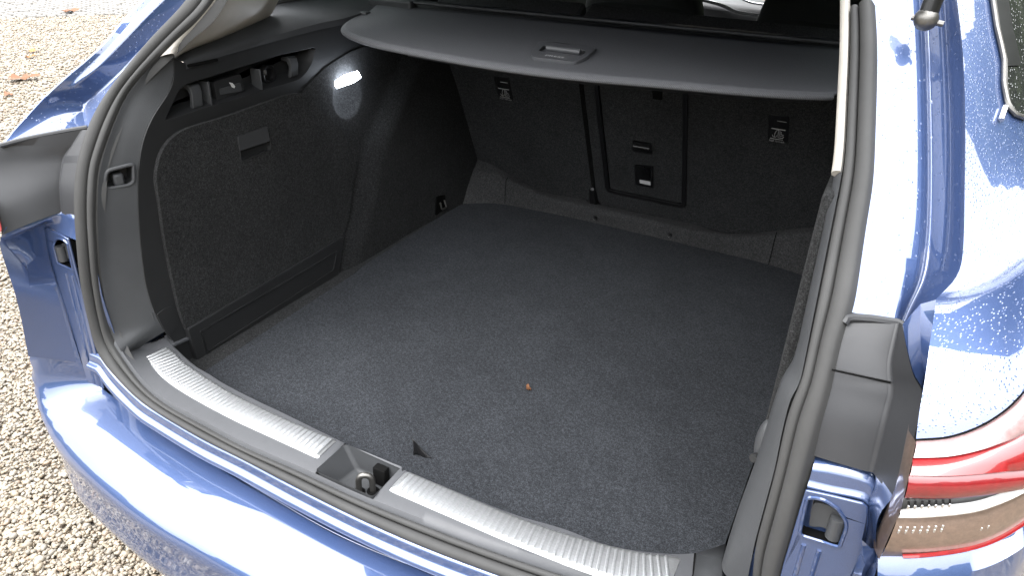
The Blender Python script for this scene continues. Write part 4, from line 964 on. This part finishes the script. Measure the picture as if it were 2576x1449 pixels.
    grid('jamb_step', [X(c) for c in pth], 'paint_inner', car, flip=not fl, shade=30, bevel=.002, seg=2)
    # side wall of the gutter running back to the lamp and bumper edge
    a = rs([(.698, -.075, .366), (.7045, -.070, .346), (.7045, -.0855, .323), (.7095, -.0885, .303), (.7144, -.0925, .2546), (.7085, -.094, .18), (.703, -.096, .03)], 40)
    b = rs([(.7155, -.141, .388), (.708, -.152, .370), (.711, -.157, .345), (.7195, -.165, .32), (.7212, -.166, .30), (.735, -.160, .20), (.765, -.158, .06)], 40)
    grid('gutter_wall', [X(c) for c in (a, a * .5 + b * .5, b)], 'paint_inner', car, flip=fl, shade=40)
    if S < 0: return
    # closing lip of the bumper under the lamp
    lb = np.vstack([rs(W['lamp_bot'], 30), [(.845, -.09, .395), (.87, -.02, .40), (.885, .10, .40)]]); lb = rs(lb, 50)
    grid('bumper_corner', dense([lb + V((-.002, .012, .001)), lb + V((0, -.002, -.001)), lb + V((.002, -.007, -.006)), lb + V((.004, -.008, -.03)), lb + V((.012, -.010, -.12)), lb + V((.02, .01, -.24)), lb + V((-.02, .05, -.36))], 2), 'paint', car, flip=True, shade=50)
    # tail lamp
    names = ['lamp_top', 'lamp_b1', 'lamp_b2', 'lamp_b3', 'lamp_b4', 'lamp_bot']
    cur = []
    for k in names:
        p = rs(W[k], 30); d = p[-1] - p[-6]; d /= np.linalg.norm(d)
        ext = [p[-1] + d * .02 + V((0, .004, 0)), p[-1] + d * .04 + V((.008, .03, 0)), p[-1] + d * .045 + V((.02, .10, 0))]
        cur.append(rs(np.vstack([p, ext]), 44))
    for q_, v_ in ((1, (-.005, -.023, .016)), (2, (-.0045, -.0195, .0135)), (3, (-.0024, -.0104, .0072)), (4, (-.0024, -.0104, .0072))): cur[q_] = cur[q_] + V(v_)     # ridge added to tilt the upper lens so it mirrors the sky
    housing = [c + V((.0, .016, 0)) for c in cur]
    lamp_o = grid('tail_lamp', [X(c) for c in housing], 'void', car, flip=not fl, shade=60)
    for k, (a_, b_, mt, nm) in enumerate([(0, .52, 'painted_sky_lens', 'painted_sky_lens'), (.52, 1, 'red_lens', 'red_lens'), (1, 2, 'dark_red', 'red_lens'), (2, 3, 'satin_black', 'dark_strip'), (3, 4, 'white_bar', 'light_bar'), (4, 5, 'clear_lens', 'clear_lens')]):
        cu = lambda q_: cur[int(q_)] if q_ == int(q_) else cur[int(q_)] * (1 - q_ % 1) + cur[int(q_) + 1] * (q_ % 1)
        u1, u2 = cu(a_), cu(b_); bul = V((.001, -.003, .0)) if nm != 'dark_strip' else V((0, .006, 0))
        if nm == 'light_bar': bul = V((.001, -.004, 0))
        grid(nm, [X(c) for c in (u1 + V((0, .003, 0)), u1 * .85 + u2 * .15 + bul * .7, u1 * .5 + u2 * .5 + bul, u1 * .15 + u2 * .85 + bul * .7, u2 + V((0, .003, 0)))], mt, lamp_o, flip=not fl, shade=60)
    # inner flank of the lamp
    li = smooth(rs([c[0] for c in cur], 30), 2); l2 = li + V((-.006, .03, -.004))
    up = li[:, 2] > .40
    grid('lamp_flank', [X(c) for c in (li + V((0, -.002, 0)), li * .5 + l2 * .5 + V((-.003, 0, 0)), l2)], 'clear_lens', lamp_o, flip=fl, shade=60)
    rl_ = cur[4] * .12 + cur[5] * .88 + V((0, -.004, 0)); rl2 = cur[4] * .55 + cur[5] * .45 + V((0, -.004, 0)); wv = np.linspace(0, 1, len(rl_))[:, None] ** 1.6
    sweep('red_line', (rl_ * (1 - wv) + rl2 * wv)[3:], circ(.0022, 6), 'red_lens', lamp_o)
    for (ka, kb, t, i0, i1) in ((4, 5, .22, 1, 8), (4, 5, .30, 1, 8), (2, 3, .5, 1, 8), (4, 5, .42, 13, 15)):
        for i in range(i0, i1):
            p = cur[ka][i] * (1 - t) + cur[kb][i] * t
            boxm('reflector_facet', p + V((-.0010, -.0035, -.0022)), p + V((.0010, .004, .0022)), 'chrome', lamp_o, bevel=.0005)
    sweep('panel_gap', cur[0] + V((-.001, -.001, .001)), circ(.0009, 6), 'void', lamp_o)
    # clear reflector bits low in the lamp
    return cur
cur_R = side(1); side(-1)

# --- left side of the opening, seen at a flat angle
def left_side():
    ex = lambda P: np.vstack([[V(P[0]) + (V(P[0]) - V(P[1])) / np.linalg.norm(V(P[0]) - V(P[1])) * .12], np.array(P)])
    n = 70
    c0 = smooth(rs(ex([p for p in W['seal_out'] if p[0] < -.5 and p[2] > .50][1:]), n), 4) + V((.012, .012, 0))
    c1 = smooth(rs(ex(W['l_mid2'] + [(-.690, -.012, .505), (-.672, -.030, .4975)]), n), 4); c2 = smooth(rs(ex(W['l_mid1'] + [(-.725, -.022, .507), (-.700, -.060, .4915)]), n), 4)
    c3 = smooth(rs(ex(W['l_sil']), n), 4)
    ch = [c0, c0 * .5 + c1 * .5 + V((0, .040, -.01)), c1 + V((0, .040, -.012)), c1 * .4 + c2 * .6 + V((0, .022, -.006)), c2 + V((0, .006, 0)), c2 * .5 + c3 * .5 + V((0, .010, 0)), c3, c3 + V((-.006, .006, -.002)), c3 + V((-.012, .03, -.006)), c3 + V((-.01, .12, -.03))]
    grid('pillar_jamb', [c for c in ch], 'paint_wet', car, flip=True, shade=30, bevel=.003, seg=3)
    lc_, lo_ = rs(W['l_corner'], 40), rs(W['l_pan_out'], 40)
    lc_ = np.vstack([[(-.648, -.012, .500)], lc_]); lo_ = np.vstack([[(-.7305, -.1105, .4835)], lo_])
    inn_ = rs([(-.60, .010, .505), (-.60, -.03, .45), (-.60, -.055, .40), (-.60, -.068, .34)], 41)
    g1 = grid('lamp_side_cover', [inn_, lc_ * .95 + inn_ * .05, lc_ + V((0, .002, 0)), lc_ * .93 + lo_ * .07, lc_ * .5 + lo_ * .5 + V((-.003, 0, 0)), lo_, lo_ + V((-.02, .03, -.004))], 'lamp_cover', car, flip=True, shade=40, bevel=.003, seg=3)
    sweep('cover_edge', rs([(p[0], p[1], p[2]) for p in W['l_pan_top']], 20), circ(.0045, 8), 'lamp_cover', g1)
    # painted shelf edge below the cover, down to the buffer opening
    pb = rs(W['l_pan_bot'] + [(-.640, -.075, .357), (-.605, -.066, .352)], 30)
    lowb = rs([(-.703, -.150, .320), (-.708, -.112, .322), (-.706, -.090, .326), (-.66, -.088, .322), (-.61, -.086, .318)], 30)
    grid('jamb_ledge', [pb + V((0, .01, .012)), pb, pb + V((0, -.002, -.006)), pb * .4 + lowb * .6 + V((-.002, .002, 0)), lowb], 'paint', car, flip=True, shade=40, bevel=.002, seg=2)
    red = [V(p) + V((-.006, .0, 0)) for p in W['l_red']]
    link('tail_lamp', mesh('tail_lamp', red + [p + V((-.05, .03, 0)) for p in red], [(0, 1, 2, 3), (0, 4, 5, 1), (1, 5, 6, 2), (2, 6, 7, 3), (3, 7, 4, 0), (4, 7, 6, 5)]), 'red_lens', car, shade=0, bevel=.003)
left_side()
# inner closing sheets of the body behind the jambs
for S in (-1, 1):
    rows_ = []
    for z in np.linspace(-.06, .50, 24): rows_.append([(S * x, yp(z) + .020, z) for x in (.605, .66, .715)])
    grid('inner_body', rows_, 'paint', car, shade=60, solid=.002)
panel('wall_backing', Frame((-.612, 0, 0), (0, 1, 0), (0, 0, 1)), [(.03, -.05), (1.26, -.05), (1.26, .60), (.20, .575), (.13, .53), (.06, .45)], 'void', car, thick=.006, shade=0)

# --- rear bumper, one skin from corner to corner
Jf = [(-.703, -.096, .335), (-.7085, -.096, .30), (-.712, -.096, .25), (-.708, -.097, .17), (-.703, -.098, .09), (-.700, -.098, .02)]
Ef = [(-.700, -.168, .340), (-.708, -.158, .312), (-.704, -.148, .285), (-.708, -.142, .258), (-.728, -.140, .21), (-.752, -.139, .160), (-.782, -.138, .09), (-.800, -.143, .02)]
Jc = [(-.700, -.098, .02), (-.694, -.092, -.008), (-.672, -.090, -.024), (-.630, -.094, -.030)]
Ec = [(-.800, -.143, .02), (-.800, -.150, -.030), (-.775, -.165, -.068), (-.730, -.181, -.080)]
Jt = [(-.630, -.094, -.030), (-.569, -.107, -.030), (-.46, -.121, -.030), (-.362, -.132, -.030), (-.194, -.148, -.030), (0, -.160, -.030)]
Et = [(-.730, -.181, -.080), (-.680, -.196, -.080), (-.53, -.230, -.074), (-.357, -.255, -.071), (-.215, -.2615, -.069), (0, -.264, -.068)]
def full(f, c, t):
    L = np.vstack([rs(f, 50)[:-1], rs(c, 26)[:-1], rs(t, 106)]); L = np.vstack([L, mir(L[:-1])[::-1]]); return smooth(L, 5)
J, E = full(Jf, Jc, Jt), full(Ef, Ec, Et)
Jl = Jf + Jc[1:] + Jt[1:]
def bumper():
    n = len(E); c = (n - 1) / 2; s = np.abs(np.arange(n) - c) / c; sg = np.sign(np.arange(n) - c)
    mid = 1 - sst(.48, .80, s)                          # 1 along the tail, 0 on the flanks
    def off(rear, flank): return np.array([V(rear) * m + V((flank[0] * g, flank[1], flank[2])) * (1 - m) for m, g in zip(mid, sg)])
    up = np.array([V((0, 0, 1)) * m for m in mid])
    m1 = J * .75 + E * .25 + up * .008; m2 = J * .45 + E * .55 + up * .013; m3 = J * .18 + E * .82 + up * .0085
    rowsb = [J, m1, m2, m3, E, E + off((0, -.005, -.004), (.006, .003, -.004)), E + off((0, -.008, -.014), (.012, .010, -.01)), E + off((0, -.0075, -.06), (.022, .04, -.03)), E + off((0, -.009, -.125), (.030, .10, -.06)), E + off((0, .004, -.150), (.026, .25, -.15)), E + off((0, .08, -.22), (.0, .5, -.30))]
    return grid('rear_bumper', dense(rowsb, 3), 'paint', car, flip=True, shade=75)
bump_o = bumper()
# body flange under the seal, and the gap above the bumper
def flange():
    n = 160; xx = np.linspace(-.66, .66, n); rowsf = [[] for _ in range(8)]
    Jd = rs(Jl[6:] + [(-x, y, z) for x, y, z in Jl[6:-1]][::-1], 900); ii = np.argsort(Jd[:, 0]); Jd = Jd[ii]
    for x in xx:
        xa = max(-.63, min(.63, x)); ys, zs_ = float(ySO(xa)), float(zSO(xa)); yj = float(np.interp(x, Jd[:, 0], Jd[:, 1])); zj = float(np.interp(x, Jd[:, 0], Jd[:, 2]))
        pts = [(ys + .012, zs_ + .004), (ys - .002, zs_ - .004), (ys - .005, zs_ - .018), (ys - .014, zs_ - .023), (ys - .016, zs_ - .030), (ys - .006, zs_ - .044), (yj + .014, zj - .012), (yj + .004, zj - .014)]
        for r, p in zip(rowsf, pts): r.append((x, p[0], p[1]))
    grid('body_flange', rowsf, 'paint', car, flip=True, shade=32, bevel=.0025, seg=3)
flange()

# --- gas strut joint, quarter window tip, right side
sp = V((.6300, .262, .782))
stt = sweep('gas_strut', rl([sp, sp + (.012, .02, .14), sp + (.02, .03, .30)], 10), circ(.011, 12), 'satin_black', car, up=(1, 0, 0))
bmq = bmesh.new(); bmesh.ops.create_uvsphere(bmq, u_segments=16, v_segments=10, radius=.014)
for v in bmq.verts: v.co = v.co + Vector(sp)
me = bpy.data.meshes.new('ball_joint'); bmq.to_mesh(me); bmq.free(); link('ball_joint', me, 'steel', stt, shade=60)
sweep('joint_pin', rl([sp + (-.016, .004, .0), sp + (.020, .0, -.004)], 4), circ(.0035, 8), 'steel', stt)

# ------------------------------------------------------------------ rear seat backrests (the plane leans back over the boot)
SA_, CA_ = math.sin(math.radians(26)), math.cos(math.radians(26))
FS = Frame((0, 1.25, .05), (1, 0, 0), (0, -SA_, CA_))          # normal points back into the boot
def sq(pts): return FS.inv(pts)
sbc = [(p[0], p[1]) for p in sq(rs(W['seat_bottom'], 80))]
sb = lambda x: float(np.interp(x, [p[0] for p in sbc], [p[1] for p in sbc]))
TOP = .63
def seat_panel(root, x0, x1, holes=()):
    o = [(x, sb(x) - .012) for x in np.linspace(x0, x1, 24)] + [(x1, TOP), (x0, TOP)]
    return panel('backrest', FS, rounded(o, .006, 2), 'seat_carpet', root, holes=holes, thick=.09, bevel=.008, seg=3)
def tether(root, k, ki, S):
    o = rounded(sq(W[k]), .006, 4); pl = panel('tether_plate', FS, o, 'satin_black', root, top=.002, thick=.004, bevel=.0015)
    (u0, v0), (u1, v1), (u2, v2), (u3, v3) = sq(W[k]); mx = (u0 + u1 + u2 + u3) / 4; w = (u1 - u0); vt = (v0 + v1) / 2; vb = (v2 + v3) / 2; H = vt - vb
    tp = tray('tether_opening', FS, rounded([(mx - w * .30, vt - H * .12), (mx + w * .30, vt - H * .12), (mx + w * .30, vt - H * .46), (mx - w * .30, vt - H * .46)], .002, 2), 'void', pl, depth=.001, top=.0024, ins=.0005)
    boxl = lambda a, b, c, d, h: panel('printed_line', FS, [(a, c), (b, c), (b, d), (a, d)], 'print', pl, top=h, thick=.0005, shade=0)
    boxl(mx - w * .33, mx + w * .36, vt - H * .50, vt - H * .475, .0034)
    boxl(mx - w * .10, mx + w * .36, vt - H * .205, vt - H * .19, .0030)
    boxl(mx - w * .34, mx + w * .30, vt - H * .87, vt - H * .855, .0028)
    # child-seat symbol with the anchor hook
    c = V((mx, vt - H * .70)); k_ = w * .30
    def bar(pts, r): sweep('tether_symbol', np.array([FS.to(p, .0027) for p in pts]), circ(r, 5), 'print', pl, up=tuple(FS.n), shade=0)
    a = lambda x, y: (c[0] + x * k_, c[1] + y * k_)
    bar([a(.15, 1.1), a(.1, .2), a(.15, -.55), a(.9, -.6), a(1.1, -.25)], .0006)
    bar([a(.35, .9), a(.4, -.2), a(.95, -.15)], .0006)
    bar([a(.55, .8), a(.6, .2), a(1.0, .1)], .0006)
    bar([a(.15, 1.1), a(-.25, .9), a(-.45, .2), a(-.45, -.5)], .0006)
    bar([a(-.85, -.1), a(-.7, -.5), a(-.45, -.6), a(-.2, -.5), a(-.05, -.1)], .0006)
    text('tether_lettering', 'TOP TETHER', FS, (mx, vt - H * .945), H * .055, 'print', pl, h=.0026, width=w * .80)
    return pl
seatL = thing('rear_seat', (-.34, 1.28, .03), 'narrow carpeted rear seat backrest on the left with a tether plate', 'rear seat', 'folding rear seat backrests')
seat_panel(seatL, -.552, -.1335)
tether(seatL, 'tetherL', 'tetherL_in', -1)
seatR = thing('rear_seat', (.21, 1.28, .03), 'wide carpeted rear seat backrest with a black framed ski hatch', 'rear seat', 'folding rear seat backrests')
hu = sq(W['hatch_out']); ux0, ux1, vb = -.0905, .1655, .058
hout = rounded([(ux0, TOP - .02), (ux0 + .006, vb), (ux1, vb), (ux1, TOP - .02)], .022, 8)
hout = hout if area2(hout) > 0 else hout[::-1]
hin = inset(hout, .0125)
seat_panel(seatR, -.1195, .548, holes=[inset(hout, .004)])
ring = panel('hatch_frame', FS, hout, 'satin_black', seatR, holes=[hin], top=.005, thick=.03, bevel=.003, seg=3)
hp = panel('ski_hatch', FS, inset(hin, .0015), 'seat_carpet', seatR, top=-.001, thick=.02, bevel=.004, seg=2)
def recess_latch(k, metal):
    P = rounded(sq(W[k]), .004, 4)
    b = panel('hatch_latch', FS, P, 'satin_black', hp, holes=[inset(P if area2(P) > 0 else P[::-1], .006)], top=.0045, thick=.006, bevel=.0015)
    return P, b
P, _ = recess_latch('latch1', 0)
(u0, v0), (u1, v1), (u2, v2), (u3, v3) = sq(W['latch1'])
sweep('latch_bar', np.array([FS.to((t, (v0 + v3) / 2 + .004), .006) for t in np.linspace(u0 + .004, u1 - .004, 6)]), circ(.0075, 12), 'satin_black', hp, up=tuple(FS.n))
panel('latch_plate', FS, rounded([(u0 + .003, v3 + .003), (u1 - .003, v3 + .003), (u1 - .003, v0 - .003), (u0 + .003, v0 - .003)], .002), 'void', hp, top=.0015, thick=.002)
P, _ = recess_latch('latch2', 1)
(u0, v0), (u1, v1), (u2, v2), (u3, v3) = sq(W['latch2'])
panel('latch_plate', FS, rounded([(u0 + .003, v3 + .003), (u1 - .003, v3 + .003), (u1 - .003, v0 - .003), (u0 + .003, v0 - .003)], .002), 'void', hp, top=.0012, thick=.002)
vs = [FS.to((u0 + .014, v3 + .012), .006), FS.to((u1 - .008, v3 + .012), .006), FS.to((u1 - .008, v3 + .052), .0015), FS.to((u0 + .014, v3 + .052), .0015)]
link('latch_tongue', mesh('latch_tongue', vs, [(0, 1, 2, 3)]), 'print', hp, shade=0, solid=.002)
sweep('latch_edge', np.array([vs[3], vs[2]]) + FS.n * .001, circ(.0015, 6), 'chrome', hp, up=tuple(FS.n))
nt_p = sq(W['notch']); panel('hatch_notch', FS, rounded(nt_p, .002), 'void', hp, top=.0022, thick=.003)
tether(seatR, 'tetherR', 'tetherR_in', 1)
# hinge cover between the two backrests
cl = sq(W['clip'])
vsc = []
FSl = [(-.0115, .0, .0), (.0115, .0, .0), (.0135, -.062, .0), (-.0135, -.062, .0)]
cx_, cv_ = (cl[0][0] + cl[1][0]) / 2, cl[0][1] + .004
prof = [(-.0095, 0), (-.0085, .009), (.0085, .009), (.0095, 0)]
pts = []
for t, wsc, hh in ((.006, .5, .2), (.0, .95, .8), (-.02, 1.05, 1.0), (-.062, 1.35, 1.3)):
    for a, b in prof: pts.append(FS.to((cx_ + .001 + a * wsc, cv_ + t), b * hh * 1.6 + .001))
fsx = []
for i in range(3):
    for j in range(3): fsx.append((i * 4 + j, i * 4 + j + 1, (i + 1) * 4 + j + 1, (i + 1) * 4 + j))
fsx += [(0, 1, 2, 3), (12, 13, 14, 15)]
hc = link('hinge_cover', mesh('hinge_cover', pts, [f[::-1] for f in fsx]), 'satin_black', seatR, bevel=.002, shade=40)
panel('hinge_foot', FS, [(cx_ - .026, cv_ - .066), (cx_ + .022, cv_ - .066), (cx_ + .022, cv_ - .061), (cx_ - .026, cv_ - .061)], 'satin_black', hc, top=.02, thick=.02, bevel=.002)
# seat side bolts under the shadow gap
boxm('seat_gap_liner', (-.136, 1.02, .03), (-.117, 1.30, .62), 'void', seatR, bevel=0) if False else None

# ------------------------------------------------------------------ roll-up luggage cover
cov = thing('luggage_cover', (0, .85, .60), 'dark grey fabric roll-up luggage cover pulled partly over the boot', 'luggage cover')
cr = smooth(rs(W['cover_rear'], 120), 3)
rl_x = lambda x: (.80 + .055 * (x + .55) / 1.1)
rol = np.array([(max(-.572, min(.545, p[0] * 1.0)), float(np.interp(p[0], [-.58, -.2, .2, .54], [.775, .815, .845, .880])), .641) for p in cr])
crr = [cr]
grid_rows = []
# keep the left and right flanks of the cloth straight back to the roller
for t in np.linspace(0, 1, 14):
    row = cr * (1 - t) + rol * t; row = row + V((0, 0, -.006 * math.sin(math.pi * t))); grid_rows.append(row)
tkn = V((0, 0, -.004))
grid('cover_fabric', grid_rows, 'fabric', cov, flip=True, shade=60, solid=.004)
core = cr[8:-2]
sweep('stitched_edge', core + V((0, .002, -.002)), circ(.0056, 10), 'fabric', cov)
tipl = rs([(p[0] * .97, p[1] + .018, p[2] - .004) for p in cr[34:118:4]], 50)
grid('cover_lip', [tipl + V((0, .012, 0)), tipl + V((0, .018, -.010)), tipl + V((0, .032, -.019)), tipl + V((0, .06, -.020))], 'black_plastic', cov, flip=True, shade=60)
# roller cassette
rp = rl([(-.585, .795, .640), (.58, .905, .640)], 20)
ca = sweep('roller_cassette', rp, [(-.030, -.03), (-.034, .0), (-.026, .012), (-.010, .016), (.010, .014), (.024, .004), (.026, -.03)], 'black_plastic', cov, shade=50)
sweep('cassette_lip', rp + V((0, -.024, .0135)), circ(.0035, 8), 'grey_plastic', cov)
boxm('end_cap', (-.600, .765, .620), (-.470, .842, .6575), 'grey_plastic', cov, bevel=.006, seg=3)
boxm('guide_pin', (-.585, .700, .6215), (-.556, .722, .6315), 'grey_plastic', cov, bevel=.003)
# press handle
FC = Frame((0, .60, .611), (1, 0, 0), (0, 1, .11))
ho = rounded(FC.inv(W['press']), .012, 4); hs_ = rounded(FC.inv(W['press_slot']), .008, 4)
ho = ho if area2(ho) > 0 else ho[::-1]; hs_ = hs_ if area2(hs_) > 0 else hs_[::-1]
hd = panel('pull_handle', FC, ho, 'handle_plastic', cov, holes=[hs_], top=.007, thick=.008, bevel=.003, seg=3)
tray('handle_slot', FC, hs_, 'black_plastic', hd, depth=.006, top=.006, ins=.002)
cxh = V(hs_).mean(0); sweep('grip_bar', np.array([FC.to((t, cxh[1] + .008), .006) for t in np.linspace(-.036, .038, 10)]), circ(.0062, 10), 'handle_plastic', hd)
tt = FC.inv(W['press_text']); text('press_lettering', 'PRESS', FC, ((tt[0][0] + tt[1][0]) / 2, (tt[0][1] + tt[1][1]) / 2), .0085, 'print', hd, h=.0075, width=.040)

# ------------------------------------------------------------------ cabin beyond the cover
def front_seat(cx, label):
    s = thing('front_seat', (cx, 1.95, -.3), label, 'seat', 'front seats')
    def cushion(name, w, z0, z1, y, d, mt, par=s):
        rows = []
        for z in np.linspace(z0, z1, 18):
            t = (z - z0) / (z1 - z0); hw = w * (1 - .35 * max(0, (t - .55) / .45) ** 2.2); row = []
            for a in np.linspace(0, 2 * math.pi, 36, endpoint=False):
                ca, sa = math.cos(a), math.sin(a); e = .45
                row.append((cx + hw * np.sign(ca) * abs(ca) ** e, y + .10 * (z - .4) * -1 + d * np.sign(sa) * abs(sa) ** e, z))
            rows.append(row + row[:1])
        o = grid(name, rows, mt, par, shade=60); return o
    b = cushion('backrest', .245, -.25, .72, 1.98, .07, 'leather')
    seam = [(cx - .225, 1.905, .40), (cx - .215, 1.897, .50), (cx - .17, 1.890, .548), (cx, 1.886, .560), (cx + .17, 1.890, .548), (cx + .215, 1.897, .50), (cx + .225, 1.905, .40)]
    sweep('seat_seam', rs(seam, 40), circ(.0022, 6), 'grey_plastic', b)
    cushion('headrest', .14, .70, .86, 1.93, .05, 'leather')
front_seat(-.27, 'dark front seat backrest on the left beyond the cover')
front_seat(.36, 'dark front seat backrest on the right beyond the cover')
dash = boxm('dashboard', (-.75, 2.92, -.3), (.75, 3.25, .47), 'black_plastic', car, bevel=.03, seg=3)
ch = rs([(-.40, 2.90, .498), (-.274, 2.90, .480), (-.19, 2.90, .466), (-.12, 2.90, .445), (-.06, 2.90, .440), (.1, 2.90, .436)], 40)
sweep('chrome_strip', ch, [(-.004, -.007), (.006, -.007), (.006, .007), (-.004, .007)], 'chrome', dash)
sweep('chrome_strip', ch + V((.05, .01, .045)), circ(.005, 8), 'chrome', dash)
boxm('glove_lid', (-.30, 2.905, .30), (-.12, 2.93, .40), 'black_plastic', dash, bevel=.012)
boxm('cabin_floor', (-.75, 1.32, -.36), (.75, 3.3, -.32), 'void', car, bevel=0)
boxm('door_card', (-.74, 1.30, -.34), (-.69, 3.2, .56), 'black_plastic', car, bevel=.01)
boxm('door_card', (.69, 1.30, -.34), (.74, 3.2, .56), 'black_plastic', car, bevel=.01)
boxm('pillar_post', (-.70, 1.78, .5), (-.62, 1.90, .86), 'black_plastic', car, bevel=.01)
boxm('pillar_post', (.62, 1.78, .5), (.70, 1.90, .86), 'black_plastic', car, bevel=.01)
# roof with headliner
def roof():
    rows = []
    for y, z in ((.36, .855), (.45, .872), (.9, .885), (1.8, .89), (2.6, .86)):
        rows.append([(x, y + .03 * (x / .6) ** 2, z - .05 * (x / .6) ** 4) for x in np.linspace(-.60, .60, 20)])
    grid('roof', rows, 'paint_wet', car, shade=60, solid=.03)
roof()
# body flanks and underbody
for S in (-1, 1):
    prof = [(.30, .50), (.34, .545), (.36, .55)] if False else None
    rows = []
    for y, w in ((.14, .845), (.5, .885), (1.3, .905), (2.5, .90), (3.6, .84)):
        rows.append([(S * (w - .06), y, .50), (S * (w - .02), y, .47), (S * w, y, .36), (S * w, y, 0), (S * (w - .03), y, -.30), (S * (w - .10), y, -.42)])
    grid('body_flank', rows, 'paint_wet', car, flip=S > 0, shade=60)
    grid('shoulder', [[(S * .69, .30, .585), (S * .72, .30, .555), (S * .76, .22, .52), (S * .80, .16, .50)], [(S * .69, 1.3, .60), (S * .74, 1.3, .57), (S * .80, 1.3, .55), (S * .85, 1.3, .50)], [(S * .69, 3.2, .58), (S * .74, 3.2, .56), (S * .79, 3.3, .53), (S * .83, 3.4, .50)]], 'paint_wet', car, flip=S < 0, shade=60)
boxm('underbody', (-.78, .10, -.40), (.78, 3.5, -.37), 'void', car, bevel=0)
boxm('rear_bulkhead', (-.68, -.02, -.38), (.68, .02, -.03), 'void', car, bevel=0)

# --- raised tailgate (mirrored in the bumper)
def tailgate():
    c = [(.42, .890), (.30, 1.05), (.15, 1.22), (.0, 1.37), (-.12, 1.46), (-.22, 1.51), (-.30, 1.50), (-.34, 1.45)]
    cc = rs([(0, y, z) for y, z in c], 30)
    def surf(off, w0, w1, r0=0, r1=30):
        rows = []
        for i in range(r0, r1):
            p = cc[i]; t = i / 29; hw = w0 + (w1 - w0) * min(1, t * 1.3)
            d = cc[min(29, i + 1)] - cc[max(0, i - 1)]; d /= np.linalg.norm(d); nrm = np.cross((1, 0, 0), d); nrm = nrm if nrm[2] > 0 else -nrm
            rows.append([p + V((x, 0, 0)) + nrm * off + V((0, .09 * (x / .7) ** 2, -.05 * (x / .7) ** 4)) for x in np.linspace(-hw, hw, 24)])
        return rows
    o = grid('tailgate', surf(.0, .50, .575), 'paint_wet', car, shade=60, solid=.004)
    grid('inner_trim', surf(-.045, .47, .53, 13, 28), 'grey_plastic', o, flip=True, shade=60, solid=.01)
    grid('rear_window', surf(-.015, .44, .48, 2, 13), 'satin_black', o, flip=True, shade=60)
tailgate()

# ------------------------------------------------------------------ small things
tb = thing('pull_tab', (.026, .042, 0), 'small black fabric pull tab standing up from the boot floor', 'pull tab')
a, b, c = V((.012, .036, .0)), V((.042, .046, .0)), V((.013, .040, .036))
rows = []
for t in np.linspace(0, 1, 9):
    base = a * (1 - t) + b * t; top = c * (1 - t) ** 1 + b * t; k = (1 - t) ** 1.6
    tp = base + V((.0 + .004 * t, .004 * math.sin(t * 5), .036 * k + .001)); rows.append([base + (tp - base) * s + V((0, .0025 * math.sin(s * 3 + t * 6), 0)) for s in np.linspace(0, 1, 6)])
grid('tab_fabric', rows, 'satin_black', tb, shade=60, solid=.002)
for s in (.30, .55, .8):
    sweep('tab_stitching', np.array([r[int(s * 5)] for r in rows]) + V((0, -.0012, 0)), circ(.0005, 5), 'dark_plastic', tb)
def leaf(name, loc, size, mt, label, seed, group=None, curl=.3):
    R = random.Random(seed); k = 16; vs = [(0, 0, curl * size * .3)]
    for i in range(k):
        a = 2 * math.pi * i / k; r = size * (.55 + .45 * abs(math.cos(a * 1.5 + R.random() * .6))) * (1.25 if i in (0, 1, k - 1) else 1)
        vs.append((r * math.cos(a), r * .62 * math.sin(a), size * curl * (R.random() - .1) + .001))
    fs = [(0, 1 + i, 1 + (i + 1) % k) for i in range(k)]
    o = link(name, mesh(name, vs, fs), mt, shade=0, solid=.0006); o.location = loc; o.rotation_euler = (0, 0, R.random() * 6); return tag(o, label, 'leaf', group)
leaf('leaf_crumb', (.105, .316, .002), .0085, 'leaf', 'tiny crumpled brown leaf scrap lying on the boot carpet', 3, curl=.8)
for i, (x, y, s, m_, lb) in enumerate([(-5.724, 2.76, .13, 'leaf', 'large reddish fallen leaf on the gravel at the left edge'), (-6.703, 3.493, .06, 'leaf_red', 'bright orange fallen leaf on the gravel, upper of two'), (-6.479, 3.324, .055, 'leaf_red', 'orange fallen leaf on the gravel, lower of two'), (-5.332, 2.414, .06, 'leaf', 'small brown fallen leaf on the gravel nearest the car pillar'), (-8.576, 5.17, .12, 'leaf', 'dark fallen leaf lying on the edge of the sett paving')]):
    leaf('fallen_leaf', (x, y, GROUND + .012), s, m_, lb, 20 + i, 'fallen leaves on the gravel')

# wood round the yard, out of frame, mirrored in the paint
def wood():
    R = np.random.default_rng(11); vs, fs = [], []; rows = []
    na, nh = 520, 16
    for j in range(nh):
        h = j / (nh - 1); row = []
        for i in range(na):
            a = math.radians(-98 + 286 * i / (na - 1))                   # from ahead-right round behind to the left
            top = 8.0 + 1.4 * math.sin(i * .13) + .6 * math.sin(i * .31 + 1) + R.normal(0, .06) - 3.4 * float(sst(.9, 1.5, a)) + 6.5 * (1 - float(sst(-.1, .5, a)))  # tree heights raised and lowered by direction to shape the paint's reflections
            r = 15 + 1.0 * math.sin(i * .2) + .4 * math.sin(j * 1.3 + i * .5) + R.normal(0, .12) + 2.2 * h * h
            row.append((r * math.cos(a), -r * math.sin(a), GROUND - .2 + h * top))
        rows.append(row)
    m, nt, b = newmat('dark_foliage')
    nt.links.new(ramp(nt, noise(nt, coords(nt), 2.5, 6, .7), [(.35, (.010, .018, .007)), (.65, (.05, .075, .025))]), b.inputs['Base Color']); b.inputs['Roughness'].default_value = .9
    o = grid('wood', rows, m, shade=0, solid=.6, kind='stuff'); o['label'] = 'dark wood around the yard, seen only mirrored in the blue paint'; o['category'] = 'wood'
wood()
